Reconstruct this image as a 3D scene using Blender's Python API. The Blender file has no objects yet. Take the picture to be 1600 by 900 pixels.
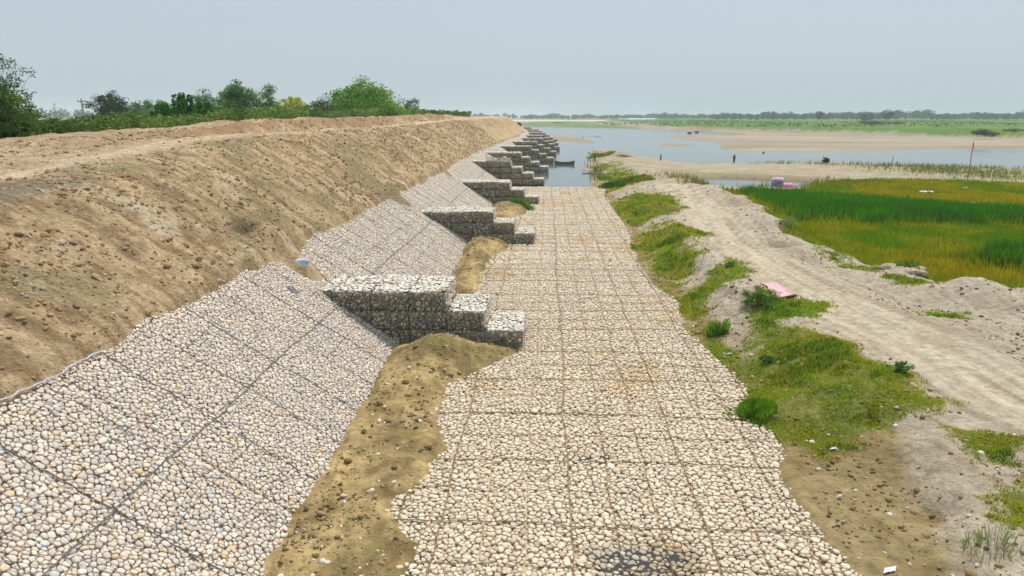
import bpy, math
import numpy as np
from mathutils import Vector

# ------------------------------------------------------------------ camera
PITCH = math.atan(269 / 1067.0)
YAW = math.radians(2.861)
CAM = np.array([0.0, 0.0, 9.2])
FPX = 1067.0
SC = bpy.context.scene
COL = SC.collection
cam_d = bpy.data.cameras.new('camera')
cam_d.sensor_width = 36.0
cam_d.lens = FPX / 1600 * 36
cam_d.clip_start = 0.1
cam_d.clip_end = 20000
cam = bpy.data.objects.new('camera', cam_d)
cam.location = CAM
cam.rotation_euler = (math.pi / 2 - PITCH, 0, YAW)
COL.objects.link(cam)
SC.camera = cam

# ------------------------------------------------------------------ light
SUN_EL, SUN_AZ = math.radians(62), math.radians(28)      # azimuth from +Y towards +X
w = bpy.data.worlds.new('World')
SC.world = w
w.use_nodes = True
nt = w.node_tree
bg = nt.nodes['Background']
sky = nt.nodes.new('ShaderNodeTexSky')
sky.sky_type = 'NISHITA'
sky.sun_disc = False
sky.sun_elevation = SUN_EL
sky.sun_rotation = SUN_AZ
sky.dust_density = 4.0
sky.air_density = 1.0
mixw = nt.nodes.new('ShaderNodeMix')
mixw.data_type = 'RGBA'
mixw.inputs[0].default_value = 0.80
mixw.inputs[7].default_value = (6.9, 8.1, 9.05, 1)         # thin even overcast veil over the clear sky
nt.links.new(sky.outputs[0], mixw.inputs[6])
nt.links.new(mixw.outputs[2], bg.inputs[0])
bg.inputs[1].default_value = 0.085
sun_d = bpy.data.lights.new('sun', 'SUN')
sun_d.energy = 3.5
sun_d.angle = math.radians(4)
sun_d.color = (1.0, 0.955, 0.89)
sun = bpy.data.objects.new('sun', sun_d)
d = Vector((math.sin(SUN_AZ) * math.cos(SUN_EL), math.cos(SUN_AZ) * math.cos(SUN_EL), math.sin(SUN_EL)))
sun.rotation_euler = d.to_track_quat('Z', 'Y').to_euler()
sun.location = (0, 0, 60)
COL.objects.link(sun)
SC.view_settings.view_transform = 'Standard'
SC.view_settings.look = 'None'
SC.view_settings.gamma = 1.0
SC.view_settings.use_curve_mapping = False
SC.view_settings.exposure = 0.0
SC.render.engine = 'CYCLES'
SC.cycles.max_bounces = 5
SC.cycles.diffuse_bounces = 3
SC.cycles.glossy_bounces = 3
SC.cycles.volume_bounces = 1
SC.cycles.use_denoising = True

# ------------------------------------------------------------------ helpers
RIGHT = np.array([math.cos(YAW), math.sin(YAW), 0.0])
FWD = np.array([-math.sin(YAW) * math.cos(PITCH), math.cos(YAW) * math.cos(PITCH), -math.sin(PITCH)])
UPV = np.cross(RIGHT, FWD)


def at(px, py, z=0.0):
    """where the ray of a photograph pixel meets the level z"""
    dd = FWD + (px - 800) / FPX * RIGHT - (py - 450) / FPX * UPV
    t = (z - CAM[2]) / dd[2]
    return CAM + t * dd


def at_y(px, py, Y):
    dd = FWD + (px - 800) / FPX * RIGHT - (py - 450) / FPX * UPV
    return CAM + Y / dd[1] * dd


def poly(pts, z=0.0):
    return np.array([at(a, b, z)[:2] for a, b in pts])


def hash2(ix, iy, seed):
    ix = ix.astype(np.int64); iy = iy.astype(np.int64)
    h = (ix * 374761393 + iy * 668265263 + seed * 1274126177) & 0xFFFFFFFF
    h = ((h ^ (h >> 13)) * 1274126177) & 0xFFFFFFFF
    h = ((h ^ (h >> 16)) * 2246822519) & 0xFFFFFFFF
    h = h ^ (h >> 15)
    return (h & 0xFFFFFF) / float(0xFFFFFF)


def vnoise(x, y, seed=0):
    x = np.asarray(x, float); y = np.asarray(y, float)
    ix = np.floor(x); iy = np.floor(y)
    fx = x - ix; fy = y - iy
    fx = fx * fx * (3 - 2 * fx); fy = fy * fy * (3 - 2 * fy)
    a = hash2(ix, iy, seed); b = hash2(ix + 1, iy, seed)
    c = hash2(ix, iy + 1, seed); e = hash2(ix + 1, iy + 1, seed)
    return (a + (b - a) * fx) * (1 - fy) + (c + (e - c) * fx) * fy


def fbm(x, y, seed=0, octs=4):
    s = 0; amp = 0.5; tot = 0
    for o in range(octs):
        s = s + amp * vnoise(x * 2 ** o + 17.3 * o, y * 2 ** o - 9.1 * o, seed + o)
        tot += amp; amp *= 0.55
    return s / tot - 0.5          # about -0.5..0.5


def sst(x, a=0.0, b=1.0):
    t = np.clip((x - a) / (b - a), 0, 1)
    return t * t * (3 - 2 * t)


def sdist(P, X, Y):
    """signed distance to polygon, positive inside"""
    X = np.asarray(X, float); Y = np.asarray(Y, float)
    dmin = np.full(X.shape, 1e18)
    inside = np.zeros(X.shape, bool)
    n = len(P)
    for i in range(n):
        ax, ay = P[i]; bx, by = P[(i + 1) % n]
        ex, ey = bx - ax, by - ay
        L = ex * ex + ey * ey + 1e-12
        t = np.clip(((X - ax) * ex + (Y - ay) * ey) / L, 0, 1)
        dx = X - ax - t * ex; dy = Y - ay - t * ey
        dmin = np.minimum(dmin, dx * dx + dy * dy)
        c = ((ay > Y) != (by > Y))
        with np.errstate(divide='ignore', invalid='ignore'):
            xi = (bx - ax) * (Y - ay) / (by - ay + 1e-15) + ax
        inside ^= c & (X < xi)
    dd = np.sqrt(dmin)
    return np.where(inside, dd, -dd)


def pline(P, X, Y):
    """distance to polyline, arc length along, signed side"""
    best = np.full(X.shape, 1e18); arc = np.zeros(X.shape); sgn = np.zeros(X.shape)
    acc = 0.0
    for i in range(len(P) - 1):
        ax, ay = P[i]; bx, by = P[i + 1]
        ex, ey = bx - ax, by - ay
        L2 = ex * ex + ey * ey; L = math.sqrt(L2)
        t = np.clip(((X - ax) * ex + (Y - ay) * ey) / L2, 0, 1)
        dx = X - ax - t * ex; dy = Y - ay - t * ey
        q = dx * dx + dy * dy
        m = q < best
        best = np.where(m, q, best)
        arc = np.where(m, acc + t * L, arc)
        sgn = np.where(m, np.sign(ex * (Y - ay) - ey * (X - ax)), sgn)
        acc += L
    return np.sqrt(best), arc, sgn


def fastmesh(name, V, quads=None, tris=None, mat=None, parent=None, colr=None, smooth=True, uv=None):
    me = bpy.data.meshes.new(name)
    V = np.ascontiguousarray(V, dtype=np.float32)
    me.vertices.add(len(V)); me.vertices.foreach_set('co', V.ravel())
    loops = []; starts = []; tot = 0
    if quads is not None and len(quads):
        q = np.asarray(quads, np.int32); loops.append(q.ravel())
        starts.append(np.arange(len(q), dtype=np.int32) * 4); tot += len(q) * 4
    if tris is not None and len(tris):
        t = np.asarray(tris, np.int32); loops.append(t.ravel())
        starts.append(np.arange(len(t), dtype=np.int32) * 3 + tot)
    L = np.concatenate(loops); S = np.concatenate(starts)
    me.loops.add(len(L)); me.loops.foreach_set('vertex_index', L)
    me.polygons.add(len(S)); me.polygons.foreach_set('loop_start', S)
    me.update(calc_edges=True)
    me.polygons.foreach_set('use_smooth', np.full(len(S), smooth))
    if colr is not None:
        c = np.ones((len(V), 4), np.float32); c[:, :3] = colr
        a = me.color_attributes.new('Col', 'FLOAT_COLOR', 'POINT')
        a.data.foreach_set('color', c.ravel())
    if uv is not None:
        ul = me.uv_layers.new(name='UVMap')
        ul.data.foreach_set('uv', np.asarray(uv, np.float32)[L].ravel())
    if mat is not None:
        me.materials.append(mat)
    o = bpy.data.objects.new(name, me)
    COL.objects.link(o)
    if parent is not None:
        o.parent = parent
    return o


def tag(o, label=None, cat=None, group=None, kind=None):
    if label: o['label'] = label
    if cat: o['category'] = cat
    if group: o['group'] = group
    if kind: o['kind'] = kind
    return o


def empty(name, loc=(0, 0, 0), rz=0.0):
    o = bpy.data.objects.new(name, None)
    o.location = loc; o.rotation_euler = (0, 0, rz)
    o.empty_display_size = 0.2
    COL.objects.link(o)
    return o


def to_local(o, parent):
    """parent o (mesh in world coordinates) to an unrotated empty without moving it"""
    o.parent = parent
    off = np.array(parent.location)
    me = o.data
    n = len(me.vertices); c = np.empty(n * 3, np.float32)
    me.vertices.foreach_get('co', c)
    c = c.reshape(-1, 3) - off.astype(np.float32)
    me.vertices.foreach_set('co', c.ravel()); me.update()
    return o


class MB:
    """collects simple solids into one mesh"""
    def __init__(s): s.v = []; s.q = []; s.t = []; s.c = []; s.n = 0
    def add(s, V, q=None, t=None, c=None):
        V = np.asarray(V, float)
        if q is not None and len(q): s.q.append(np.asarray(q) + s.n)
        if t is not None and len(t): s.t.append(np.asarray(t) + s.n)
        s.v.append(V)
        s.c.append(np.tile(np.array(c if c is not None else (1, 1, 1), float), (len(V), 1)) if (c is None or np.ndim(c) == 1) else np.asarray(c))
        s.n += len(V)
    def box(s, lo, hi, c=None, rz=0, piv=(0, 0)):
        x0, y0, z0 = lo; x1, y1, z1 = hi
        V = np.array([(x0, y0, z0), (x1, y0, z0), (x1, y1, z0), (x0, y1, z0), (x0, y0, z1), (x1, y0, z1), (x1, y1, z1), (x0, y1, z1)], float)
        if rz:
            ca, sa = math.cos(rz), math.sin(rz)
            xx = V[:, 0] - piv[0]; yy = V[:, 1] - piv[1]
            V[:, 0] = piv[0] + xx * ca - yy * sa; V[:, 1] = piv[1] + xx * sa + yy * ca
        s.add(V, q=[(0, 3, 2, 1), (4, 5, 6, 7), (0, 1, 5, 4), (1, 2, 6, 5), (2, 3, 7, 6), (3, 0, 4, 7)], c=c)
    def tube(s, P, r, k=5, c=None):
        P = np.asarray(P, float); n = len(P)
        r = np.broadcast_to(np.asarray(r, float), (n,))
        T = np.gradient(P, axis=0); T /= np.linalg.norm(T, axis=1)[:, None] + 1e-9
        ref = np.where(np.abs(T[:, 2:3]) > 0.9, np.array([[1.0, 0, 0]]), np.array([[0, 0, 1.0]]))
        A = np.cross(T, ref); A /= np.linalg.norm(A, axis=1)[:, None] + 1e-9
        B = np.cross(T, A)
        th = np.arange(k) / k * 2 * math.pi
        V = P[:, None, :] + r[:, None, None] * (np.cos(th)[None, :, None] * A[:, None, :] + np.sin(th)[None, :, None] * B[:, None, :])
        V = V.reshape(-1, 3)
        q = []
        for i in range(n - 1):
            for j in range(k):
                a = i * k + j; b = i * k + (j + 1) % k
                q.append((a, b, b + k, a + k))
        t = []
        for base in (0, (n - 1) * k):
            for j in range(1, k - 1):
                t.append((base, base + j, base + j + 1))
        s.add(V, q=q, t=t, c=c)
    def build(s, name, mat, parent=None, smooth=False, local=False):
        V = np.concatenate(s.v)
        q = np.concatenate(s.q) if s.q else None
        t = np.concatenate(s.t) if s.t else None
        o = fastmesh(name, V, q, t, mat, None, np.concatenate(s.c), smooth)
        if parent is not None:
            if local: o.parent = parent
            else: to_local(o, parent)
        return o


# ------------------------------------------------------------------ materials
def mat(name, base=(0.5, 0.5, 0.5), rough=0.9, vcol=True, nscale=8.0, namt=0.35, bump=0.0, bscale=30.0, spec=0.3,
        uvs=None, uvamt=0.0, transl=0.0, coarse=0.0, cscale=1.0):
    m = bpy.data.materials.new(name); m.use_nodes = True
    nt = m.node_tree; N = nt.nodes; L = nt.links
    p = N['Principled BSDF']
    p.inputs['Roughness'].default_value = rough
    p.inputs['Specular IOR Level'].default_value = spec
    if vcol:
        a = N.new('ShaderNodeAttribute'); a.attribute_name = 'Col'; src = a.outputs['Color']
    else:
        rgb = N.new('ShaderNodeRGB'); rgb.outputs[0].default_value = (*base, 1); src = rgb.outputs[0]
    tc = N.new('ShaderNodeTexCoord')

    def noisemul(src, scale, amt, vec, detail=6):
        t = N.new('ShaderNodeTexNoise'); t.inputs['Scale'].default_value = scale; t.inputs['Detail'].default_value = detail
        t.inputs['Roughness'].default_value = 0.65
        L.new(vec, t.inputs['Vector'])
        mr = N.new('ShaderNodeMapRange'); mr.inputs[1].default_value = 0.3; mr.inputs[2].default_value = 0.7
        mr.inputs[3].default_value = 1 - amt; mr.inputs[4].default_value = 1 + amt
        L.new(t.outputs[0], mr.inputs[0])
        mx = N.new('ShaderNodeVectorMath'); mx.operation = 'SCALE'
        L.new(src, mx.inputs[0]); L.new(mr.outputs[0], mx.inputs['Scale'])
        return mx.outputs[0], t.outputs[0]
    fac = None
    if namt > 0:
        src, fac = noisemul(src, nscale, namt, tc.outputs['Object'])
    if coarse > 0:
        src, _ = noisemul(src, cscale, coarse, tc.outputs['Object'], 3)
    if uvs:
        mp = N.new('ShaderNodeMapping'); mp.inputs['Scale'].default_value = uvs
        L.new(tc.outputs['UV'], mp.inputs[0])
        src, _ = noisemul(src, 1.0, uvamt, mp.outputs[0], 5)
    L.new(src, p.inputs['Base Color'])
    if bump > 0:
        t = N.new('ShaderNodeTexNoise'); t.inputs['Scale'].default_value = bscale; t.inputs['Detail'].default_value = 5
        t.inputs['Roughness'].default_value = 0.7
        L.new(tc.outputs['Object'], t.inputs['Vector'])
        b = N.new('ShaderNodeBump'); b.inputs['Strength'].default_value = 0.9; b.inputs['Distance'].default_value = bump
        L.new(t.outputs[0], b.inputs['Height']); L.new(b.outputs[0], p.inputs['Normal'])
    if transl > 0:
        tr = N.new('ShaderNodeBsdfTranslucent'); L.new(src, tr.inputs[0])
        ms = N.new('ShaderNodeMixShader'); ms.inputs[0].default_value = transl
        out = N['Material Output']
        L.new(p.outputs[0], ms.inputs[1]); L.new(tr.outputs[0], ms.inputs[2]); L.new(ms.outputs[0], out.inputs[0])
    return m


M_STONE = mat('river_stone', nscale=9, namt=0.22, bump=0.01, bscale=40, rough=0.85)
M_GROUND = mat('ground', nscale=3.4, namt=0.30, bump=0.16, bscale=5, rough=0.95, uvs=(0.22, 3.2, 1), uvamt=0.16, spec=0.15)
M_EARTH = mat('bank_earth', nscale=6.0, namt=0.34, bump=0.22, bscale=7, rough=0.97, uvs=(0.35, 2.2, 1), uvamt=0.20, spec=0.1)
M_CLOD = mat('clod', nscale=5, namt=0.25, rough=0.95, spec=0.1)
M_GRASS = mat('grass_blade', nscale=0.5, namt=0.2, rough=0.7, transl=0.45, spec=0.2)
M_LEAF = mat('leaf', nscale=0.6, namt=0.22, rough=0.65, transl=0.3, spec=0.25)
M_BARK = mat('bark', nscale=6, namt=0.3, rough=0.9)
M_WIRE = mat('wire', nscale=3, namt=0.3, rough=0.6, spec=0.4)
M_PAINT = mat('painted', nscale=4, namt=0.12, rough=0.6)
M_CLOTH = mat('cloth', nscale=7, namt=0.15, rough=0.8, bump=0.02, bscale=12)
M_SKIN = mat('skin_and_cloth', nscale=12, namt=0.1, rough=0.8)


def water_mat(name, basec, rough, bumpd, scale):
    m = bpy.data.materials.new(name); m.use_nodes = True
    nt = m.node_tree; N = nt.nodes; L = nt.links
    p = N['Principled BSDF']
    p.inputs['Base Color'].default_value = (*basec, 1)
    p.inputs['Roughness'].default_value = rough
    p.inputs['IOR'].default_value = 1.333
    tc = N.new('ShaderNodeTexCoord'); mp = N.new('ShaderNodeMapping')
    mp.inputs['Scale'].default_value = (scale, scale * 0.45, 1)
    L.new(tc.outputs['Object'], mp.inputs[0])
    t = N.new('ShaderNodeTexNoise'); t.inputs['Scale'].default_value = 1; t.inputs['Detail'].default_value = 4
    L.new(mp.outputs[0], t.inputs['Vector'])
    b = N.new('ShaderNodeBump'); b.inputs['Strength'].default_value = 0.5; b.inputs['Distance'].default_value = bumpd
    L.new(t.outputs[0], b.inputs['Height']); L.new(b.outputs[0], p.inputs['Normal'])
    return m


M_WATER = water_mat('river_water', (0.10, 0.125, 0.125), 0.10, 0.012, 0.9)
M_POOL = water_mat('puddle_water', (0.05, 0.055, 0.05), 0.06, 0.004, 3)

# ------------------------------------------------------------------ layout of the river training works
ZW = -0.3                       # river level
RUN = 1.56                      # slope: run per metre of rise
TOE = -5.6
ZU = 3.47                       # top edge of the stone pitching
OY = [0, 100, 118, 143, 170, 196, 225, 258, 288, 324, 385, 450, 520, 600, 720]
OX = [0, 0, 0.1, 0.7, 1.6, 2.9, 3.1, 3.1, 2.0, 0.2, -5, -14, -30, -60, -120]


def xoff(Y):
    return np.interp(Y, OY, OX)


def plane_z(X, Y):
    return (TOE + xoff(Y) - X) / RUN


# bank of the right side: edge of the apron where the sand begins
EDGE_PX = [(1345, 915), (1335, 895), (1290, 845), (1215, 750), (1213, 690), (1160, 645), (1165, 605), (1118, 560), (1066, 520), (1060, 478),
           (1012, 440), (985, 388), (978, 352), (950, 318), (942, 292), (936, 287)]
EDGE = poly(EDGE_PX, 0.0)
SHORE_PX = [(932, 283), (934, 270), (917, 264), (928, 262), (929, 250), (924, 237), (938, 234), (960, 238), (1000, 244), (1047, 253), (1085, 256),
            (1147, 256), (1189, 256.5), (1300, 254), (1394, 257), (1489, 261), (1600, 265), (1900, 277)]
SHORE = poly(SHORE_PX, ZW)
RL = np.concatenate([np.array([[7.0, -2.0], [6.8, 5.0]]), EDGE, SHORE, np.array([[400, 120], [400, -2]])])
POOL = poly([(1095, 279), (1130, 278), (1200, 281), (1262, 284), (1271, 290), (1240, 295), (1190, 299), (1150, 301), (1120, 297), (1104, 289)], ZW)
FIELD = poly([(1125, 303), (1180, 302), (1240, 300), (1275, 294), (1300, 284), (1400, 282), (1500, 284), (1620, 290), (1900, 300), (1900, 480), (1620, 462), (1520, 458),
              (1450, 455), (1370, 430), (1300, 405), (1240, 378), (1195, 335), (1150, 310)], 0.2)
SANDPIT = poly([(1215, 690), (1300, 690), (1400, 700), (1420, 760), (1440, 830), (1500, 900), (1480, 960), (1350, 960), (1280, 840), (1205, 750)], 0.1)
STRIP_L = poly([(432, 905), (440, 960), (680, 960), (655, 905), (662, 850), (625, 800), (642, 775), (715, 705), (692, 645), (705, 600), (770, 568), (815, 556), (820, 545), (780, 500),
                (500, 500), (600, 545), (380, 905)], 0.0)
STRIP_M = poly([(690, 455), (700, 440), (738, 372), (765, 368), (800, 374), (795, 388), (770, 400), (757, 440), (745, 470), (720, 470)], 0.0)
STRIP_F = poly([(755, 345), (772, 313), (800, 310), (828, 318), (822, 333), (790, 345)], 0.0)
ROAD_PX = [(2100, 760), (1800, 720), (1600, 635), (1480, 560), (1330, 490), (1220, 430), (1150, 385), (1105, 335), (1065, 298), (1035, 270), (1005, 252), (990, 246)]
ROAD = poly(ROAD_PX, 0.9)[::-1]
FAR_PX = [(500, 195), (700, 196), (815, 197), (850, 197.6), (950, 199.5), (1000, 201), (1094, 204), (1160, 207.8), (1300, 209.5), (1380, 212), (1450, 215.5), (1600, 219), (2100, 232)]
FARB = poly(FAR_PX, ZW)
FAR = np.concatenate([FARB, np.array([[9000, 200], [9000, 9000], [-9000, 9000], [-9000, 700]])])
BAR_A = poly([(1036, 215), (1094, 211.6), (1160, 210.2), (1178, 208), (1300, 209), (1450, 214), (1600, 218), (2100, 231), (2100, 247), (1600, 233.8), (1441, 233.2),
              (1375, 236), (1300, 238), (1189, 237.4), (1143, 235), (1127, 230.5), (1136, 228), (1119, 223.6), (1178, 222.9), (1132, 221.6), (1075, 218.8)], ZW)
BAR_B = poly([(1033, 227), (1040, 224.6), (1058, 224.2), (1084, 227.6), (1060, 228.6), (1038, 228.2)], ZW)
BAR_C = poly([(850, 212), (868, 211.5), (900, 215.5), (925, 221.5), (930, 223.8), (905, 224.2), (880, 221.5), (858, 221), (846, 219)], ZW)

# (px, py, level, height, radius, stretch)
BUMPS = [(1405, 432, .5, .45, 1.0), (1428, 442, .5, .5, .8), (1480, 470, .5, .45, 1.5), (1520, 475, .5, .4, 1.6), (1570, 485, .5, .4, 1.8), (1620, 500, .5, .5, 2.2),
         (1228, 391, .6, -.8, .75), (1214, 387, .6, -.5, .6), (1470, 800, .4, -.35, .5), (1085, 296, .4, .25, 1.6), (1180, 325, .5, .5, 1.6), (1230, 355, .5, .4, 1.4),
         (970, 243, .3, .9, 3.0), (1090, 400, .7, .5, 2.2), (1060, 372, .7, .4, 2.0), (1130, 420, .7, .35, 1.8), (1150, 465, .7, .35, 1.6), (1010, 330, .6, .5, 2.4),
         (985, 300, .5, .5, 2.5), (960, 275, .3, .4, 2.5), (1180, 520, .6, .3, 1.3), (1230, 560, .5, .3, 1.5), (1330, 600, .6, .25, 1.6), (1250, 640, .3, .22, 1.2),
         (1400, 715, .4, .25, .9), (1380, 700, .3, .2, .8), (1160, 350, .6, .35, 2.5), (1260, 400, .5, .3, 1.2)]


def ground_z(X, Y):
    X = np.asarray(X, float); Y = np.asarray(Y, float)
    z = np.full(X.shape, -1.4)
    near = Y < 260
    # bed under the apron
    ap = sst(X, TOE - 3, TOE - 1) * (1 - sst(X, 8.5, 12)) * (1 - sst(Y, 88, 95))
    z = np.maximum(z, -1.4 + ap * 1.22)
    # sand strips left of the apron
    m0 = np.zeros(X.shape)
    for P, hgt in ((STRIP_L, .20), (STRIP_M, .30), (STRIP_F, .34)):
        dd = sdist(P, X, Y)
        dd = dd + fbm(X * 1.3, Y * 1.3, 5) * 0.7
        m = sst(dd, -0.35, 0.75)
        m0 = np.maximum(m0, m)
        z = np.maximum(z, np.where(m > .001, -0.2 + m * (hgt + 0.2) + (fbm(X * .8, Y * .8, 8, 5)) * .22 * m, -9))
    for (px, py, zl, h, rx, ry) in ((688, 548, .4, .68, 1.3, 1.4), (655, 575, .3, .3, 1.4, 2.5), (745, 556, .2, .12, 1.3, .8), (752, 385, .2, .5, 1.6, 2.2), (800, 326, .2, .5, 1.6, 2.6)):
        c = at(px, py, zl)
        z = z + h * np.exp(-((X - c[0]) / rx) ** 2 - ((Y - c[1]) / ry) ** 2) * (m0 > .01)
    # right bank
    dR = sdist(RL, X, Y)
    de = dR + fbm(X * .9, Y * .9, 11) * 0.8
    dS = dR + fbm(X * .25, Y * .12, 12) * 4 * sst(Y, 80, 110)
    hb = -1.4 + 1.4 * sst(dR, -2.0, 0.3) + 0.10 * sst(de, -0.2, 0.4)
    lump = fbm(X * .33, Y * .33, 21, 4)
    lump2 = fbm(X * 1.2, Y * 1.2, 22, 4)
    rise = sst(de, 0.2, 3.6)
    dr, ar, sg = pline(ROAD, X, Y)
    onroad = 1 - sst(dr, 1.6, 3.6)
    base = 0.55 + 0.35 * (1 - sst(dr, 3, 9)) + lump * 1.0 * (1 - onroad) + lump2 * 0.30 * (1 - onroad)
    ruts = -0.07 * (np.exp(-((dr * sg - .75) / .16) ** 2) + np.exp(-((dr * sg + .9) / .16) ** 2) + .8 * np.exp(-((dr * sg - 2.4) / .2) ** 2) + .7 * np.exp(-((dr * sg - 3.1) / .18) ** 2))
    ruts = ruts * (0.5 + vnoise(ar * .15, sg, 3)) + .05 * fbm(ar * .5, dr * sg * 3.5, 34, 3) * sst(6 - dr, 0, 3)
    base = base + ruts
    # flat field, far sand bank, pit
    dF = sdist(FIELD, X, Y) + fbm(X * .4, Y * .4, 31) * 1.6
    fm = sst(dF, -0.8, 1.2)
    base = base * (1 - fm) + (0.12 + .12 * lump2) * fm
    beyond = sst(Y, 84, 92) * sst(X, 14, 22)
    base = base * (1 - beyond) + (0.35 + 0.15 * lump) * beyond
    dP = sdist(SANDPIT, X, Y) + fbm(X * .8, Y * .8, 33) * .8
    pm = sst(dP, -0.9, 0.8)
    base = base * (1 - pm) + (0.04 + 0.06 * lump2) * pm
    hR = hb + rise * base
    # water side shoreline: softer
    sh = sst(Y, 82, 96)
    hS = -1.4 + (1.1 + 0.16) * sst(dS, -5, .5) + sst(dS, 0, 7) * (base - 0.0)
    hR = hR * (1 - sh) + hS * sh
    dPo = sdist(POOL, X, Y) + fbm(X * .3, Y * .3, 35) * 1.5
    hR = hR - 1.1 * sst(dPo, -2.4, 2.0) * (dR > 0)
    z = np.maximum(z, hR)
    for (px, py, zl, h, r) in BUMPS:
        c = at(px, py, zl)
        z = z + h * np.exp(-((X - c[0]) ** 2 + (Y - c[1]) ** 2) / r ** 2) * (dR > 0)
    # far bank and sand bars
    dA = sdist(FAR, X, Y) + fbm(X * .03, Y * .01, 41) * 16
    top = 0.9 + 1.9 * sst(X, 60, 140) + fbm(X * .02, Y * .01, 44) * .5
    z = np.maximum(z, -1.4 + 1.2 * sst(dA, -20, 0) + (top + .2) * sst(dA, 0, 10 + 8 * fbm(X * .06, Y * .02, 45)))
    for P in (BAR_A, BAR_B, BAR_C):
        dB = sdist(P, X, Y)
        z = np.maximum(z, -1.4 + 1.12 * sst(dB, -14, 0) + .22 * sst(dB, 0, 14) + .06 * fbm(X * .05, Y * .03, 46) * (dB > 0))
    # left plain behind the embankment
    xo = xoff(Y)
    lm = sst(-12 + xo - X, 0, 16)
    z = np.where(Y < 900, z * (1 - lm) + lm * (2.3 + fbm(X * .03, Y * .03, 51)), z)
    z = np.where((X < TOE - .35 + xo) & (X > -28 + xo) & (Y < 700), np.minimum(z, plane_z(X, Y) - .45), z)
    return z


GRASS_P = [poly(p, .5) for p in (
    [(1150, 625), (1160, 600), (1185, 585), (1140, 560), (1210, 530), (1300, 542), (1345, 580), (1430, 608), (1445, 640), (1500, 655), (1440, 668), (1390, 682), (1290, 690), (1200, 672)],
    [(1480, 690), (1590, 712), (1565, 738), (1500, 728)],
    [(1535, 790), (1640, 770), (1640, 870), (1545, 855)],
    [(1050, 455), (1120, 432), (1168, 430), (1170, 445), (1100, 468), (1075, 490)],
    [(1160, 500), (1200, 480), (1290, 490), (1300, 508), (1180, 525)],
    [(985, 378), (1000, 360), (1030, 352), (1030, 368), (1105, 380), (1060, 395), (1090, 405), (1020, 398)],
    [(948, 320), (970, 308), (1040, 308), (1065, 335), (1015, 350), (985, 346)],
    [(936, 268), (965, 262), (1002, 282), (970, 295), (940, 299)],
    [(926, 238), (950, 235), (960, 262), (932, 262)],
    [(1052, 468), (1085, 458), (1110, 480), (1130, 530), (1180, 560), (1150, 590), (1118, 548), (1090, 505)],
    [(1000, 385), (1060, 385), (1100, 420), (1060, 450), (1040, 440)],
    [(1150, 480), (1200, 500), (1240, 540), (1170, 545)],
    [(1330, 418), (1372, 432), (1360, 440), (1310, 430)], [(1380, 448), (1450, 458), (1430, 466), (1385, 458)], [(1430, 498), (1500, 502), (1490, 512), (1435, 508)], [(1280, 405), (1330, 412), (1320, 422), (1275, 415)],
    [(1100, 440), (1140, 425), (1160, 432), (1130, 455)],
)]
TALLP = [poly([(1150, 303), (1250, 312), (1400, 322), (1600, 338), (1900, 355), (1900, 374), (1600, 356), (1480, 354), (1350, 352), (1250, 349), (1200, 330)], .2),
         poly([(1480, 408), (1540, 398), (1640, 404), (1900, 410), (1900, 452), (1620, 432), (1520, 424)], .2)]


def grass_amt(X, Y):
    g = np.full(np.shape(X), -9.0)
    for P in GRASS_P:
        g = np.maximum(g, sdist(P, X, Y))
    sc = np.clip(Y / 40, .6, 3)
    return g / sc + .02 + fbm(X * .7, Y * .7, 61, 5) * 2.0 + fbm(X * 2.4, Y * 2.4, 62, 3) * 1.3


def C(r, g, b):
    def f(c):
        c /= 255.0
        return c / 12.92 if c <= .04045 else ((c + .055) / 1.055) ** 2.4
    return np.array([f(r), f(g), f(b)])


SAND = C(170, 155, 132); SANDL = C(186, 174, 154); SANDB = C(150, 127, 88); WET = C(120, 100, 74)
GREEN = C(98, 122, 40); GREEND = C(52, 84, 28); OCHRE = C(132, 126, 52); SOIL = C(160, 134, 102)


def mixc(a, b, t):
    t = np.clip(np.asarray(t), 0, 1)[..., None]
    return a * (1 - t) + b * t


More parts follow.
